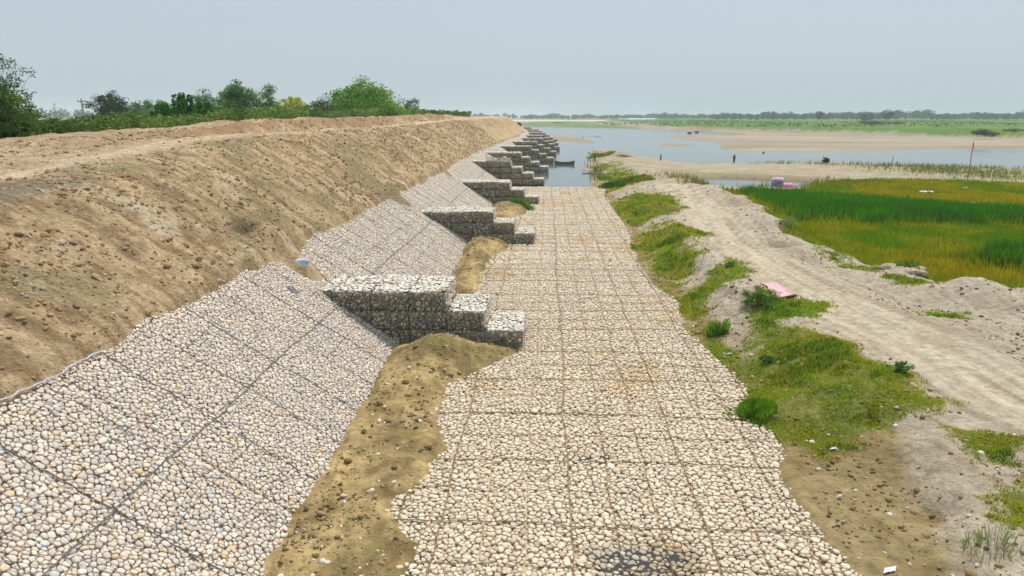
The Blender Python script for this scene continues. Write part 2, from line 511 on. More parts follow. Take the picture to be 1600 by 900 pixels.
def ground_col(X, Y, Z):
    n1 = fbm(X * .5, Y * .5, 71, 5); n2 = fbm(X * 2.2, Y * 2.2, 72, 4); n3 = fbm(X * .12, Y * .12, 73, 4)
    c = mixc(SAND, SANDL, .5 + 1.6 * n1 + n2)
    c = mixc(c, SOIL, sst(n3 + n2 * .6, .02, .25) * .6)
    dr, ar, sg = pline(ROAD, X, Y)
    c = mixc(c, C(204, 189, 162), (1 - sst(dr, 1.0, 3.2)) * (.55 + 1.2 * fbm(ar * .2, dr * 2.2 * sg, 77)))
    tr_ = np.exp(-((dr * sg - .75) / .14) ** 2) + np.exp(-((dr * sg + .9) / .14) ** 2) + np.exp(-((dr * sg - 2.4) / .12) ** 2) + np.exp(-((dr * sg - 3.1) / .12) ** 2) + .8 * np.exp(-((dr * sg - 1.3) / .1) ** 2)
    c = mixc(c, C(150, 134, 112), tr_ * (.2 + .6 * vnoise(ar * .2, dr, 79)) * (dr < 5))
    c = mixc(c, C(146, 126, 104), sst(fbm(ar * .12, dr * sg * 2.6, 78, 5), .06, .2) * (1 - sst(dr, 4, 8)) * .6)
    pc_ = at(1226, 391, .6)
    c = mixc(c, C(78, 62, 44), np.exp(-((X - pc_[0]) ** 2 + (Y - pc_[1]) ** 2) / .8))
    # damp sand near the apron and the strips
    dE = sdist(RL, X, Y)
    low = 1 - sst(Z, .12, .38)
    dP = sdist(SANDPIT, X, Y)
    nearw = (Y < 100) & (X < 30)
    c = mixc(c, mixc(C(136, 116, 74), C(158, 138, 96), .5 + n1 * 2 + n2), np.where(nearw, np.maximum(low, sst(dP + n1, -.5, .4)), 0) * .95)
    strip = (X < 3) & (X > -7) & (Y < 100)
    sc_ = mixc(C(184, 159, 110), C(138, 116, 78), .5 + n1 * 2.4 + n2 * 3.0)
    sc_ = mixc(sc_, C(96, 98, 50), sst(n1 - n2 * .9, .09, .22) * .5)
    c = np.where(strip[..., None], sc_, c)
    # grass cover
    ga = grass_amt(X, Y)
    gc = mixc(GREEN, OCHRE, .5 + 1.8 * n1)
    c = mixc(c, gc, sst(ga, .0, .55) * .85 * (X > 5))
    # field
    dF = sdist(FIELD, X, Y) + fbm(X * .4, Y * .4, 31) * 1.6
    c = mixc(c, mixc(C(118, 108, 22), C(96, 104, 18), .5 + 2 * n3), sst(dF, -.5, .6))
    far_sand = sst(Y, 86, 92) * (dE > 0) * (X > 10)
    c = mixc(c, mixc(C(178, 166, 144), C(156, 142, 114), .5 + 2 * n1), far_sand * (1 - sst(dF, -.5, .6)))
    gr = sst(X + fbm(X * .2, Y * .2, 76) * 30, 52, 75) * far_sand
    c = mixc(c, C(140, 138, 86), gr * .75)
    dPo = sdist(POOL, X, Y)
    c = mixc(c, C(150, 132, 98), sst(dPo, -5.5, -3.2) * (Y > 72) * (X > 8) * (1 - sst(dF, -.5, .6)) * .8)
    c = mixc(c, WET, (1 - sst(Z, ZW - .02, ZW + .13)) * .55)
    # far bank
    farm = Y > 240
    dA = sdist(FAR, X, Y)
    nf = fbm(X * .012, Y * .004, 81, 5); nf2 = fbm(X * .05, Y * .02, 82, 4)
    bank = mixc(C(172, 158, 136), C(136, 120, 98), .5 + 2 * nf2)
    gcol = mixc(C(84, 122, 44), C(112, 130, 52), .5 + 2.4 * nf)
    gcol = mixc(gcol, C(70, 96, 50), sst(nf2, .06, .22) * .7)
    thr = .7 + 1.4 * (1 - sst(X, 120, 210)) * sst(X, 40, 60) + nf2 * 1.6
    leftsand = (X < 60 + nf2 * 40)
    fc = mixc(bank, gcol, sst(Z, thr - .5, thr))
    fl = mixc(C(168, 156, 128), C(112, 132, 78), sst(nf + sst(X, -60, 60) * .35 - .1, -.05, .1))
    fc = np.where(leftsand[..., None], fl, fc)
    c = np.where((farm & (dA > -3))[..., None], fc, c)
    # sand bars
    for P in (BAR_A, BAR_B, BAR_C):
        dB = sdist(P, X, Y)
        m = sst(dB, -14, -8) * (dA < 6)
        c = mixc(c, mixc(C(168, 156, 136), C(150, 136, 114), .5 + 3 * fbm(X * .02, Y * .05, 83)), m)
    # pale strips far away
    for P, cc in ((STRIP1, C(214, 204, 184)), (STRIP2, C(205, 214, 220))):
        c = mixc(c, cc, sst(sdist(P, X, Y), -10, 10))
    lf = (X < -26 + xoff(Y)) & (Y < 2400) & (dA < 0)
    lc = mixc(C(108, 124, 62), C(176, 164, 126), sst(fbm(X * .01, Y * .006, 91, 4), .0, .12))
    c = np.where(lf[..., None], lc, c)
    return np.clip(c, 0.01, 1)


STRIP1 = poly([(800, 187.3), (948, 188.2), (948, 189.4), (800, 189.6)], .9)
STRIP2 = poly([(968, 185.6), (1025, 185.4), (1022, 187.9), (975, 188.2)], .9)

# ------------------------------------------------------------------ ground sheet
def build_ground():
    rows = [4.0]
    while rows[-1] < 7000: rows.append(rows[-1] * 1.0082)
    Yr = np.array(rows)
    T = np.linspace(-1.35, 1.25, 480)
    YY, TT = np.meshgrid(Yr, T, indexing='ij')
    XX = (YY + 4) * TT
    ZZ = ground_z(XX, YY)
    # small relief near the camera
    nearf = np.clip(1 - YY / 90, 0, 1)
    dry = (ZZ > -.15)
    dr_, _, _ = pline(ROAD, XX, YY)
    ZZ = ZZ + nearf * dry * (.10 * fbm(XX * 2.2, YY * 2.2, 92, 5) + .16 * np.abs(fbm(XX * 1.1, YY * 1.1, 93, 4)) * sst(dr_, 1.5, 4) * sst(ZZ, .2, .45))
    V = np.stack([XX, YY, ZZ], -1).reshape(-1, 3)
    colr = ground_col(XX, YY, ZZ).reshape(-1, 3)
    dr, ar, sg = pline(ROAD, XX, YY)
    uv = np.stack([ar, dr * sg], -1).reshape(-1, 2)
    nr, nc = XX.shape
    idx = np.arange(nr * nc).reshape(nr, nc)
    q = np.stack([idx[:-1, :-1], idx[:-1, 1:], idx[1:, 1:], idx[1:, :-1]], -1).reshape(-1, 4)
    o = fastmesh('ground', V, q, None, M_GROUND, None, colr, True, uv)
    tag(o, kind='structure')


build_ground()
wmb = MB()
wmb.add([(-9000, 60, ZW), (9000, 60, ZW), (9000, 9000, ZW), (-9000, 9000, ZW)], q=[(0, 1, 2, 3)])
tag(wmb.build('river_water', M_WATER), kind='structure')


# ------------------------------------------------------------------ embankment
def earth_profile(S, Y):
    """S = distance left of the toe (X = TOE + xoff - S); returns height"""
    crest = 6.95 + 1.0 * sst(Y, 18, 44) + 0.98 * sst(Y, 60, 210) + np.clip(S - 11.5, 0, 12) * .05 * (1 - sst(Y, 26, 60))
    zs = S / RUN
    edge = ZU * RUN + .25 * 0 + fbm(Y * .5, 0 * Y, 101, 4) * .38
    on = sst(S, edge - .25, edge + .35)
    nst = fbm(Y * 1.1, S * .22, 102, 4)      # gullies running down the slope
    n2 = fbm(Y * 1.6, S * 1.3, 103, 5)
    n4 = fbm(Y * .25, S * .25, 104, 3)
    lipf = sst(S - edge, .0, 2.2)
    z1 = zs - .22 + on * .45 + on * (.35 + .65 * lipf) * (nst * .40 + n2 * .34) + on * lipf * n4 * .5
    # old slump shelf in the middle of the slope
    z1 = z1 + on * .22 * np.sin((S - 8.5) * 1.6 + 1.5 * vnoise(Y * .1, Y * 0, 7)) * sst(vnoise(Y * .05, 0 * Y, 9), .3, .7)
    # soil spilled over the stones beside the first spurs
    for (yc, sc, ry, rs, h) in ((28.0, 5.0, .8, 1.0, .6), (28.3, 6.2, 1.0, 1.0, .4), (49.5, 5.2, 1.2, 1.0, .55), (73.5, 5.2, 1.2, 1.0, .5), (27.4, 4.3, .5, .6, .42)):
        z1 = z1 + h * np.exp(-((Y - yc) / ry) ** 2 - ((S - sc) / rs) ** 2)
    z1 = z1 - .45 * np.exp(-((Y - 27.6) / .7) ** 2 - ((S - 7.0) / .45) ** 2) + .25 * np.exp(-((Y - 27.3) / .8) ** 2 - ((S - 6.0) / .4) ** 2)
    crown = crest + fbm(S * .35, Y * .25, 105, 4) * .45 + fbm(S * 1.5, Y * 1.5, 106, 4) * .16
    # wheel path along the crown
    crown = crown - .1 * np.exp(-((S - 15.2) / .7) ** 2) - .1 * np.exp(-((S - 17.0) / .7) ** 2)
    # spoil ridge on the landward side
    bh = .72 * sst(Y, 36, 60) * (1 - sst(Y, 140, 200))
    ridge = bh * sst(S + fbm(Y * .35, 0 * Y, 107) * 1.6, 16.6, 18.0) * (.75 + .8 * vnoise(Y * .3, S * .3, 108))
    out = crest - (S - 21.0) / 1.8
    outer = np.minimum(crown + ridge, out + .5 + fbm(S * .4, Y * .3, 109) * .8)
    k = .35
    zz = -k * np.log(np.exp(-z1 / k) + np.exp(-outer / k))
    return zz


def build_embankment():
    rows = [3.0]
    while rows[-1] < 720: rows.append(rows[-1] * 1.0065)
    Yr = np.array(rows)
    S = np.concatenate([np.linspace(-2.5, 3.4, 8), np.linspace(3.6, 14.5, 120), np.linspace(14.6, 21.5, 60), np.linspace(21.8, 36, 26)])
    YY, SS = np.meshgrid(Yr, S, indexing='ij')
    ZZ = earth_profile(SS, YY)
    XX = TOE + xoff(YY) - SS
    V = np.stack([XX, YY, ZZ], -1).reshape(-1, 3)
    n1 = fbm(YY * 1.2, SS * .3, 111, 5); n2 = fbm(YY * .3, SS * .3, 112, 5); n3 = fbm(YY * 2.5, SS * 2.5, 113, 4)
    slope_c = mixc(C(198, 171, 134), C(152, 127, 94), .5 + n1 * 2.0 + n3 * 2.4 + fbm(YY * 5, SS * .8, 119, 3) * 1.6)
    slope_c = mixc(slope_c, C(146, 134, 98), sst(n2, .02, .2) * .8)
    slope_c = mixc(slope_c, C(206, 190, 160), sst(fbm(YY * .9, SS * .5, 118, 5), .14, .24) * .7)
    slope_c = mixc(slope_c, C(196, 172, 132), sst(fbm(YY * .45, SS * .12, 114, 4) + .3 * sst(YY, 60, 90) * (SS < 9), .16, .34) * .75)
    top_c = mixc(C(202, 176, 143), C(176, 150, 118), .5 + n2 * 2 + n3 * 2.4)
    path = np.exp(-((SS - 14.6 + .8 * np.sin(YY * .07)) / .8) ** 2)
    top_c = mixc(top_c, C(216, 194, 162), path * (.9 + n3))
    c = mixc(slope_c, top_c, sst(SS, 12.0, 13.2))
    c = mixc(c, C(160, 128, 92), sst(SS + n2 * 2, 16.6, 17.4) * (1 - sst(SS, 18.0, 19.0)) * .7 * sst(YY, 32, 45))
    c = mixc(c, C(96, 104, 48), sst(SS, 21.5, 23))
    c = mixc(c, C(96, 84, 62), np.exp(-((YY - 27.6) / .7) ** 2 - ((SS - 7.0) / .5) ** 2) * .8)
    # grey patch of rubble on the slope shoulder
    gp = np.exp(-((YY - 20) / 5) ** 2 - ((SS - 11.4) / 1.1) ** 2)
    c = mixc(c, C(138, 128, 110), sst(gp + n3, .35, .8) * .8)
    nr, nc = XX.shape
    idx = np.arange(nr * nc).reshape(nr, nc)
    q = np.stack([idx[:-1, :-1], idx[1:, :-1], idx[1:, 1:], idx[:-1, 1:]], -1).reshape(-1, 4)
    uv = np.stack([SS, YY], -1).reshape(-1, 2)
    o = fastmesh('embankment_terrain', V, q, None, M_EARTH, None, c.reshape(-1, 3), True, uv)
    tag(o, kind='structure')


build_embankment()


# ------------------------------------------------------------------ cobbles
def cobbles(u0, u1, v0, v1, size, aspect, seams_u, seams_v, surf, keep, colf, seed, naz=10, rings=3, gap=.004, hfac=.25, seamw=.008):
    """densely packed rounded stones over a (u,v) sheet; returns V, quads, tris, colours.
    surf(u, v, h) -> xyz ; keep(u, v) -> bool"""
    rng = np.random.default_rng(seed)
    sx = size * aspect; sy = size * .866 / aspect
    nx = int((u1 - u0) / sx) + 5; ny = int((v1 - v0) / sy) + 5
    I, J = np.meshgrid(np.arange(nx), np.arange(ny), indexing='xy')
    U = u0 + (I - 2 + .5 * (J % 2)) * sx + rng.normal(0, .27 * sx, I.shape)
    W = v0 + (J - 2) * sy + rng.normal(0, .25 * sy, I.shape)
    wt = rng.normal(0, .12 * size, I.shape)
    Uc = U[2:-2, 2:-2]; Wc = W[2:-2, 2:-2]
    ok = keep(Uc, Wc) & (Uc > u0 + .03) & (Uc < u1 - .03) & (Wc > v0 + .03) & (Wc < v1 - .03)
    cu = Uc[ok]; cw = Wc[ok]; cwt = wt[2:-2, 2:-2][ok]
    n = len(cu)
    th = np.arange(naz) / naz * 2 * math.pi
    ph = rng.uniform(0, 6.28, n)
    ang = ph[:, None] + th[None, :]
    dx = np.cos(ang); dy = np.sin(ang)
    acc = np.zeros((n, naz)); p = 7.0
    for a in range(-2, 3):
        for b in range(-2, 3):
            if a == 0 and b == 0: continue
            nu = U[2 + b:ny - 2 + b, 2 + a:nx - 2 + a][ok]; nw = W[2 + b:ny - 2 + b, 2 + a:nx - 2 + a][ok]
            nwt = wt[2 + b:ny - 2 + b, 2 + a:nx - 2 + a][ok]
            ex = nu - cu; ey = nw - cw; L = np.hypot(ex, ey) + 1e-6
            lim = np.maximum(L / 2 + (cwt - nwt), .2 * L)
            cs = (dx * ex[:, None] + dy * ey[:, None]) / L[:, None]
            r = lim[:, None] / np.maximum(cs, .04)
            acc += np.where(cs > .04, (r / size) ** -p, 0)
    def wall(dist, cs):
        nonlocal acc
        lim = np.maximum(dist - seamw, .012)
        r = lim[:, None] / np.maximum(cs, .04)
        acc = acc + np.where(cs > .04, (r / size) ** -p, 0)
    su = np.concatenate([np.asarray(seams_u, float), [u0, u1]]); sv = np.concatenate([np.asarray(seams_v, float), [v0, v1]])
    su.sort(); sv.sort()
    iu = np.clip(np.searchsorted(su, cu), 1, len(su) - 1); iv = np.clip(np.searchsorted(sv, cw), 1, len(sv) - 1)
    wall(su[iu] - cu, dx); wall(cu - su[iu - 1], -dx); wall(sv[iv] - cw, dy); wall(cw - sv[iv - 1], -dy)
    R = size * acc ** (-1 / p) - gap
    R = np.clip(R, .02, size * .95)
    Rm = R.mean(1)
    good = Rm > .25 * size * .5
    cu, cw, R, Rm, dx, dy = cu[good], cw[good], R[good], Rm[good], dx[good], dy[good]
    n = len(cu)
    H = Rm * hfac * 2 * rng.uniform(.75, 1.2, n)
    off = rng.normal(0, .10 * size, n)
    tx = rng.normal(0, .12, n); ty = rng.normal(0, .12, n)
    if rings == 3: prof = [(.95, -.2), (1.0, .25), (.82, .80)]
    elif rings == 4: prof = [(.95, -.2), (1.0, .1), (.93, .58), (.66, .90)]
    else: prof = [(.98, -.3), (.78, .62)]
    Vs = []
    for (f, hh) in prof:
        uu = cu[:, None] + R * f * dx; ww = cw[:, None] + R * f * dy
        h = off[:, None] + H[:, None] * hh + (tx[:, None] * dx + ty[:, None] * dy) * R * f * max(hh, 0)
        Vs.append(np.stack([uu, ww, h], -1))
    top = np.stack([cu, cw, off + H], -1)[:, None, :]
    A = np.concatenate(Vs + [top], 1)                     # n, rings*naz+1, 3
    k = A.shape[1]
    P = surf(A[..., 0], A[..., 1], A[..., 2]).reshape(-1, 3)
    nr_ = len(prof)
    q = []; t = []
    for r_ in range(nr_ - 1):
        for j in range(naz):
            a = r_ * naz + j; b = r_ * naz + (j + 1) % naz
            q.append((a, b, b + naz, a + naz))
    for j in range(naz):
        t.append(((nr_ - 1) * naz + j, (nr_ - 1) * naz + (j + 1) % naz, nr_ * naz))
    base = (np.arange(n) * k)[:, None, None]
    Q = (np.array(q)[None] + base).reshape(-1, 4); Tt = (np.array(t)[None] + base).reshape(-1, 3)
    cc = np.repeat(colf(cu, cw, rng, n), k, axis=0)
    return P, Q, Tt, cc


def join_parts(parts):
    V = []; Q = []; T = []; Cc = []; n = 0
    for (a, b, c, e) in parts:
        V.append(a); Q.append(b + n); T.append(c + n); Cc.append(e); n += len(a)
    return np.concatenate(V), np.concatenate(Q), np.concatenate(T), np.concatenate(Cc)


def pal(cols, wts, jit=.10):
    cols = np.array(cols); wts = np.array(wts, float) / sum(wts)
    def f(u, v, rng, n):
        i = rng.choice(len(cols), n, p=wts)
        c = cols[i] * (1 + rng.normal(0, jit, (n, 1)))
        return np.clip(c, .02, .85)
    return f


APRON_PAL = pal([C(220, 204, 180), C(213, 196, 172), C(206, 191, 170), C(225, 210, 188), C(198, 177, 148), C(190, 176, 160)], [4, 4, 3, 3, 1, .5], .05)
SLOPE_PAL = pal([C(216, 203, 186), C(206, 193, 176), C(198, 188, 176), C(222, 210, 194), C(212, 191, 163), C(190, 184, 176), C(208, 182, 148), C(196, 198, 192)], [4, 4, 3, 3, 1.5, 1.2, .35, .4], .06)
SHADED_FRONT_PAL = pal([C(172, 166, 146), C(152, 148, 132), C(190, 180, 156), C(138, 140, 130), C(204, 190, 162), C(156, 132, 102)], [4, 4, 2, 3, 1, .5], .14)  # less dusty front stones, with the shade of the backlit side put into the colour
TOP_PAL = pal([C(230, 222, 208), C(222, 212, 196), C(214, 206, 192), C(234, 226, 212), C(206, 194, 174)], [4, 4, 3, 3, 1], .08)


def warp(u, v, s, a=.15):
    return u + a * 2 * fbm(u * .35 + s, v * .35, 121, 3), v + a * 2 * fbm(u * .35, v * .35 + s, 122, 3)


# ---- apron
PUD = poly([(935, 868), (1000, 855), (1085, 862), (1080, 892), (1000, 905), (940, 895)], 0)
PUD2 = poly([(895, 712), (950, 709), (958, 718), (900, 720)], 0)


def apron_z(u, v):
    z = .05 * fbm(u * .5, v * .5, 131, 3) * 2 - .09 * np.clip(v - 91, 0, 99)
    z = z - .05 * sst(sdist(PUD, u, v) + fbm(u * 2, v * 2, 132) * .5, -.3, .25) - .10 * sst(sdist(PUD2, u, v) + fbm(u * 2, v * 2, 132) * .3, -.2, .2)
    return z


def apron_surf(u, v, h):
    a, b = warp(u, v, 3.0)
    return np.stack([a, b, apron_z(a, b) + h], -1)


def apron_keep(u, v):
    a, b = warp(u, v, 3.0)
    g = ground_z(a, b)
    return (g < apron_z(a, b) + .10) & (a > TOE + .0)


def apron_col(u, v, rng, n):
    c = APRON_PAL(u, v, rng, n)
    stain = sst(fbm(u * .35, v * .25, 141, 4), .06, .2)[:, None]
    c = c * (1 - stain) + stain * c * np.array([.95, .88, .76])
    wet = sst(sdist(PUD, u, v) + fbm(u * 2, v * 2, 132) * .8, -.45, .1)[:, None]
    return c * (1 - .3 * wet)


su = .7 + np.arange(-7, 9) * 1.03
sv = 3.5 + np.arange(0, 64) * 1.5
parts = []
for (a, b, naz, rg, sz) in ((3.5, 20, 9, 4, .134), (20, 42.5, 7, 3, .142), (42.5, 99, 6, 2, .22)):
    parts.append(cobbles(TOE - .1, 8.6, a, b, sz, 1.18, su, sv, apron_surf, apron_keep, apron_col, 7 + int(a), naz, rg, gap=.006))
ap = empty('stone_apron', (0.7, 40, 0))
tag(ap, 'flat apron of cream river stones in wire cells beside the stepped spurs', 'stone apron')
V, Q, T, CC = join_parts(parts)
to_local(fastmesh('stone_filling', V, Q, T, M_STONE, None, CC), ap)
# bedding under the stones
gx, gy = np.meshgrid(np.linspace(TOE - .2, 8.6, 90), np.linspace(3.5, 99.5, 500), indexing='xy')
gz = apron_z(gx, gy) - .07
idx = np.arange(gx.size).reshape(gx.shape)
q = np.stack([idx[:-1, :-1], idx[:-1, 1:], idx[1:, 1:], idx[1:, :-1]], -1).reshape(-1, 4)
bc = mixc(C(206, 186, 150), C(172, 152, 118), .5 + 2 * fbm(gx, gy, 151)).reshape(-1, 3)
to_local(fastmesh('bedding', np.stack([gx, gy, gz], -1).reshape(-1, 3), q, None, M_CLOD, None, bc), ap)
# seams of twisted wire
mb = MB()
rng = np.random.default_rng(5)
for i, u in enumerate(su):
    major = (i - 7) % 3 == 0
    if not major and rng.uniform() < .25: continue
    vv = np.concatenate([np.arange(3.6, 40, .12), np.arange(40, 92, .4)])
    a, b = warp(np.full(vv.shape, u), vv, 3.0)
    ok = ground_z(a, b) < .05
    z = apron_z(a, b) + .055 + rng.normal(0, .012, len(vv))
    P = np.stack([a + rng.normal(0, .012, len(vv)), b, z], -1)
    run = np.split(np.arange(len(vv)), np.where(np.diff(ok.astype(int)) != 0)[0] + 1)
    for rr in run:
        if len(rr) > 3 and ok[rr[0]]:
            mb.tube(P[rr], .013 if major else .006, 4, C(142, 120, 90))
for j, v in enumerate(sv):
    uu = np.arange(TOE, 8.4, .12)
    a, b = warp(uu, np.full(uu.shape, v), 3.0)
    ok = ground_z(a, b) < .05
    z = apron_z(a, b) + .055 + rng.normal(0, .012, len(uu))
    P = np.stack([a, b + rng.normal(0, .012, len(uu)), z], -1)
    for rr in np.split(np.arange(len(uu)), np.where(np.diff(ok.astype(int)) != 0)[0] + 1):
        if len(rr) > 3 and ok[rr[0]] and v < 93 and (j % 2 or rng.uniform() < .5):
            mb.tube(P[rr], .010 if j % 2 else .006, 4, C(120, 104, 80))
mb.build('wire_seams', M_WIRE, ap)

for P, lab, z in ((PUD, 'dark shallow puddle between wet stones near the bottom of the apron', -.04), (PUD2, 'small dark puddle in one cell of the stone apron', -.055)):
    c = P.mean(0); Q_ = c + (P - c) * 1.1
    m = MB(); n = len(Q_)
    m.add(np.column_stack([Q_, np.full(n, z)]), t=[(0, i, i + 1) for i in range(1, n - 1)])
    tag(m.build('puddle_water', M_POOL), lab, kind='structure')

# ---- sloping pitching between the spurs
SPURS = [  # front Y, right X, tops (number of steps), base height, extra layers under the last step
    (26.3, -.85, 3, 0.0, 0), (49.8, -.8, 3, 0.0, 0), (73.3, -.8, 3, 0.0, 0), (95.5, -.3, 4, -.05, 0), (118, .3, 4, -.78, 1), (143.5, 1.45, 4, -.78, 1),
    (170, 2.3, 4, -.78, 1), (196, 3.6, 4, -.78, 1), (225, 3.7, 4, -.78, 1), (258, 3.8, 4, -.78, 1), (288, 2.7, 4, -.78, 1), (324, .9, 4, -.78, 1), (385, -4.2, 4, -.78, 1)]
LH = .78; SW = 1.55; SD = 3.0
cosS = 1 / math.sqrt(1 + 1 / RUN ** 2); sinS = cosS / RUN
SL = ZU * math.sqrt(1 + RUN ** 2)            # length of stone slope


def slope_surf_f(seed):
    def f(u, v, h):
        # u up the slope, v along the river
        a, b = warp(u, v, seed, .09)
        sag = .09 * fbm(a * .5, b * .5, 161, 3) * 2
        hh = h + sag
        X = TOE + xoff(b) - a * cosS - hh * -sinS
        Z = a * sinS + hh * cosS
        return np.stack([X, b, Z], -1)
    return f


_e = [3.2] + [y + 1.5 for y in (26.3, 49.8, 73.3, 95.5, 118, 143.5, 170, 196, 225, 258, 288, 324, 385)]
bays = [(a + .03, b - .03) for a, b in zip(_e[:-1], _e[1:])]
BAYLAB = ['near', None]
for bi, (a, b) in enumerate(bays):
    f = slope_surf_f(bi * 3.7)
    u_lo = 0.0 if bi < 3 else -1.4
    def keep(u, v, f=f):
        P = f(u, v, np.zeros_like(u))
        S = TOE + xoff(P[..., 1]) - P[..., 0]
        return (earth_profile(S, P[..., 1]) < P[..., 2] + .12) & (ground_z(P[..., 0], P[..., 1]) < P[..., 2] + .1)
    sus = [1.05, 2.15, 3.25, 4.3, 5.4]; svs = np.arange(a, b, 2.05)[1:]
    naz, rg, sz = ((9, 4, .110), (7, 3, .125), (6, 2, .16))[min(bi, 2)]
    if bi > 3: sz = .30
    if bi > 7: sz = .5
    ps = []
    if bi == 0:
        ps.append(cobbles(u_lo, SL + .35, a, 14, sz * 1.02, 1.2, [3.25], [x for x in svs[::3] if x < 14], f, keep, SLOPE_PAL, 40, 11, 4, gap=.005))
        ps.append(cobbles(u_lo, SL + .35, 14, b, sz, 1.2, [3.25], [x for x in svs[::3] if x > 14], f, keep, SLOPE_PAL, 41, 9, 3, gap=.005))
    else:
        ps.append(cobbles(u_lo, SL + .35, a, b, sz, 1.2, [3.25], svs[::3], f, keep, SLOPE_PAL, 40 + bi * 3, naz, rg, gap=.005))
    V, Q, T, CC = join_parts(ps)
    r = empty('stone_revetment', (TOE, (a + b) / 2, 0))
    order = ['nearest stone-pitched slope in wire mesh, filling the lower left of the picture', 'stone-pitched slope between the first and the second spur',
             'stone-pitched slope between the second and the third spur', 'stone-pitched slope between the third spur and the spur with open crates']
    words = ['fourth', 'fifth', 'sixth', 'seventh', 'eighth', 'ninth', 'tenth', 'eleventh', 'twelfth', 'thirteenth']
    lab = order[bi] if bi < 4 else 'distant stone-pitched slope between the %s and the %s spur' % (words[bi - 4], words[bi - 3])
    tag(r, lab, 'revetment', 'stone-pitched slopes between the spurs')
    to_local(fastmesh('stone_filling', V, Q, T, M_STONE, None, CC), r)
    # bedding
    bv = np.linspace(a, b, 60); bu = np.linspace(u_lo, SL + .35, 8)
    BU, BV = np.meshgrid(bu, bv, indexing='ij')
    W = f(BU, BV, np.full(BU.shape, -.07))
    idx = np.arange(BU.size).reshape(BU.shape)
    q = np.stack([idx[:-1, :-1], idx[:-1, 1:], idx[1:, 1:], idx[1:, :-1]], -1).reshape(-1, 4)
    to_local(fastmesh('bedding', W.reshape(-1, 3), q, None, M_CLOD, None, np.tile(C(186, 172, 152), (BU.size, 1))), r)
    m = MB(); st = .12 if bi < 2 else .5
    rng = np.random.default_rng(70 + bi)
    for k, u in enumerate([.04] + sus):
        vv = np.arange(a, b, st)
        P = f(np.full(vv.shape, u) + rng.normal(0, .012, len(vv)), vv, .035 + rng.normal(0, .012, len(vv)))
        gate = (vnoise(vv * .35, vv * 0, 310 + k + 9 * bi) > .42) | (k == 3)
        for rr in np.split(np.arange(len(vv)), np.where(np.diff(gate.astype(int)) != 0)[0] + 1):
            if len(rr) > 2 and gate[rr[0]]: m.tube(P[rr], .018 if k == 3 else .008, 4, C(104, 102, 98))
    for k, v in enumerate(svs):
        uu = np.arange(0, SL + .2, st)
        P = f(uu, np.full(uu.shape, v) + rng.normal(0, .012, len(uu)), .035 + rng.normal(0, .012, len(uu)))
        ok = keep(uu, np.full(uu.shape, v))
        if ok.sum() > 4: m.tube(P[ok], .013 if k % 2 else .008, 4, C(84, 84, 84))
    m.build('wire_seams', M_WIRE, r)

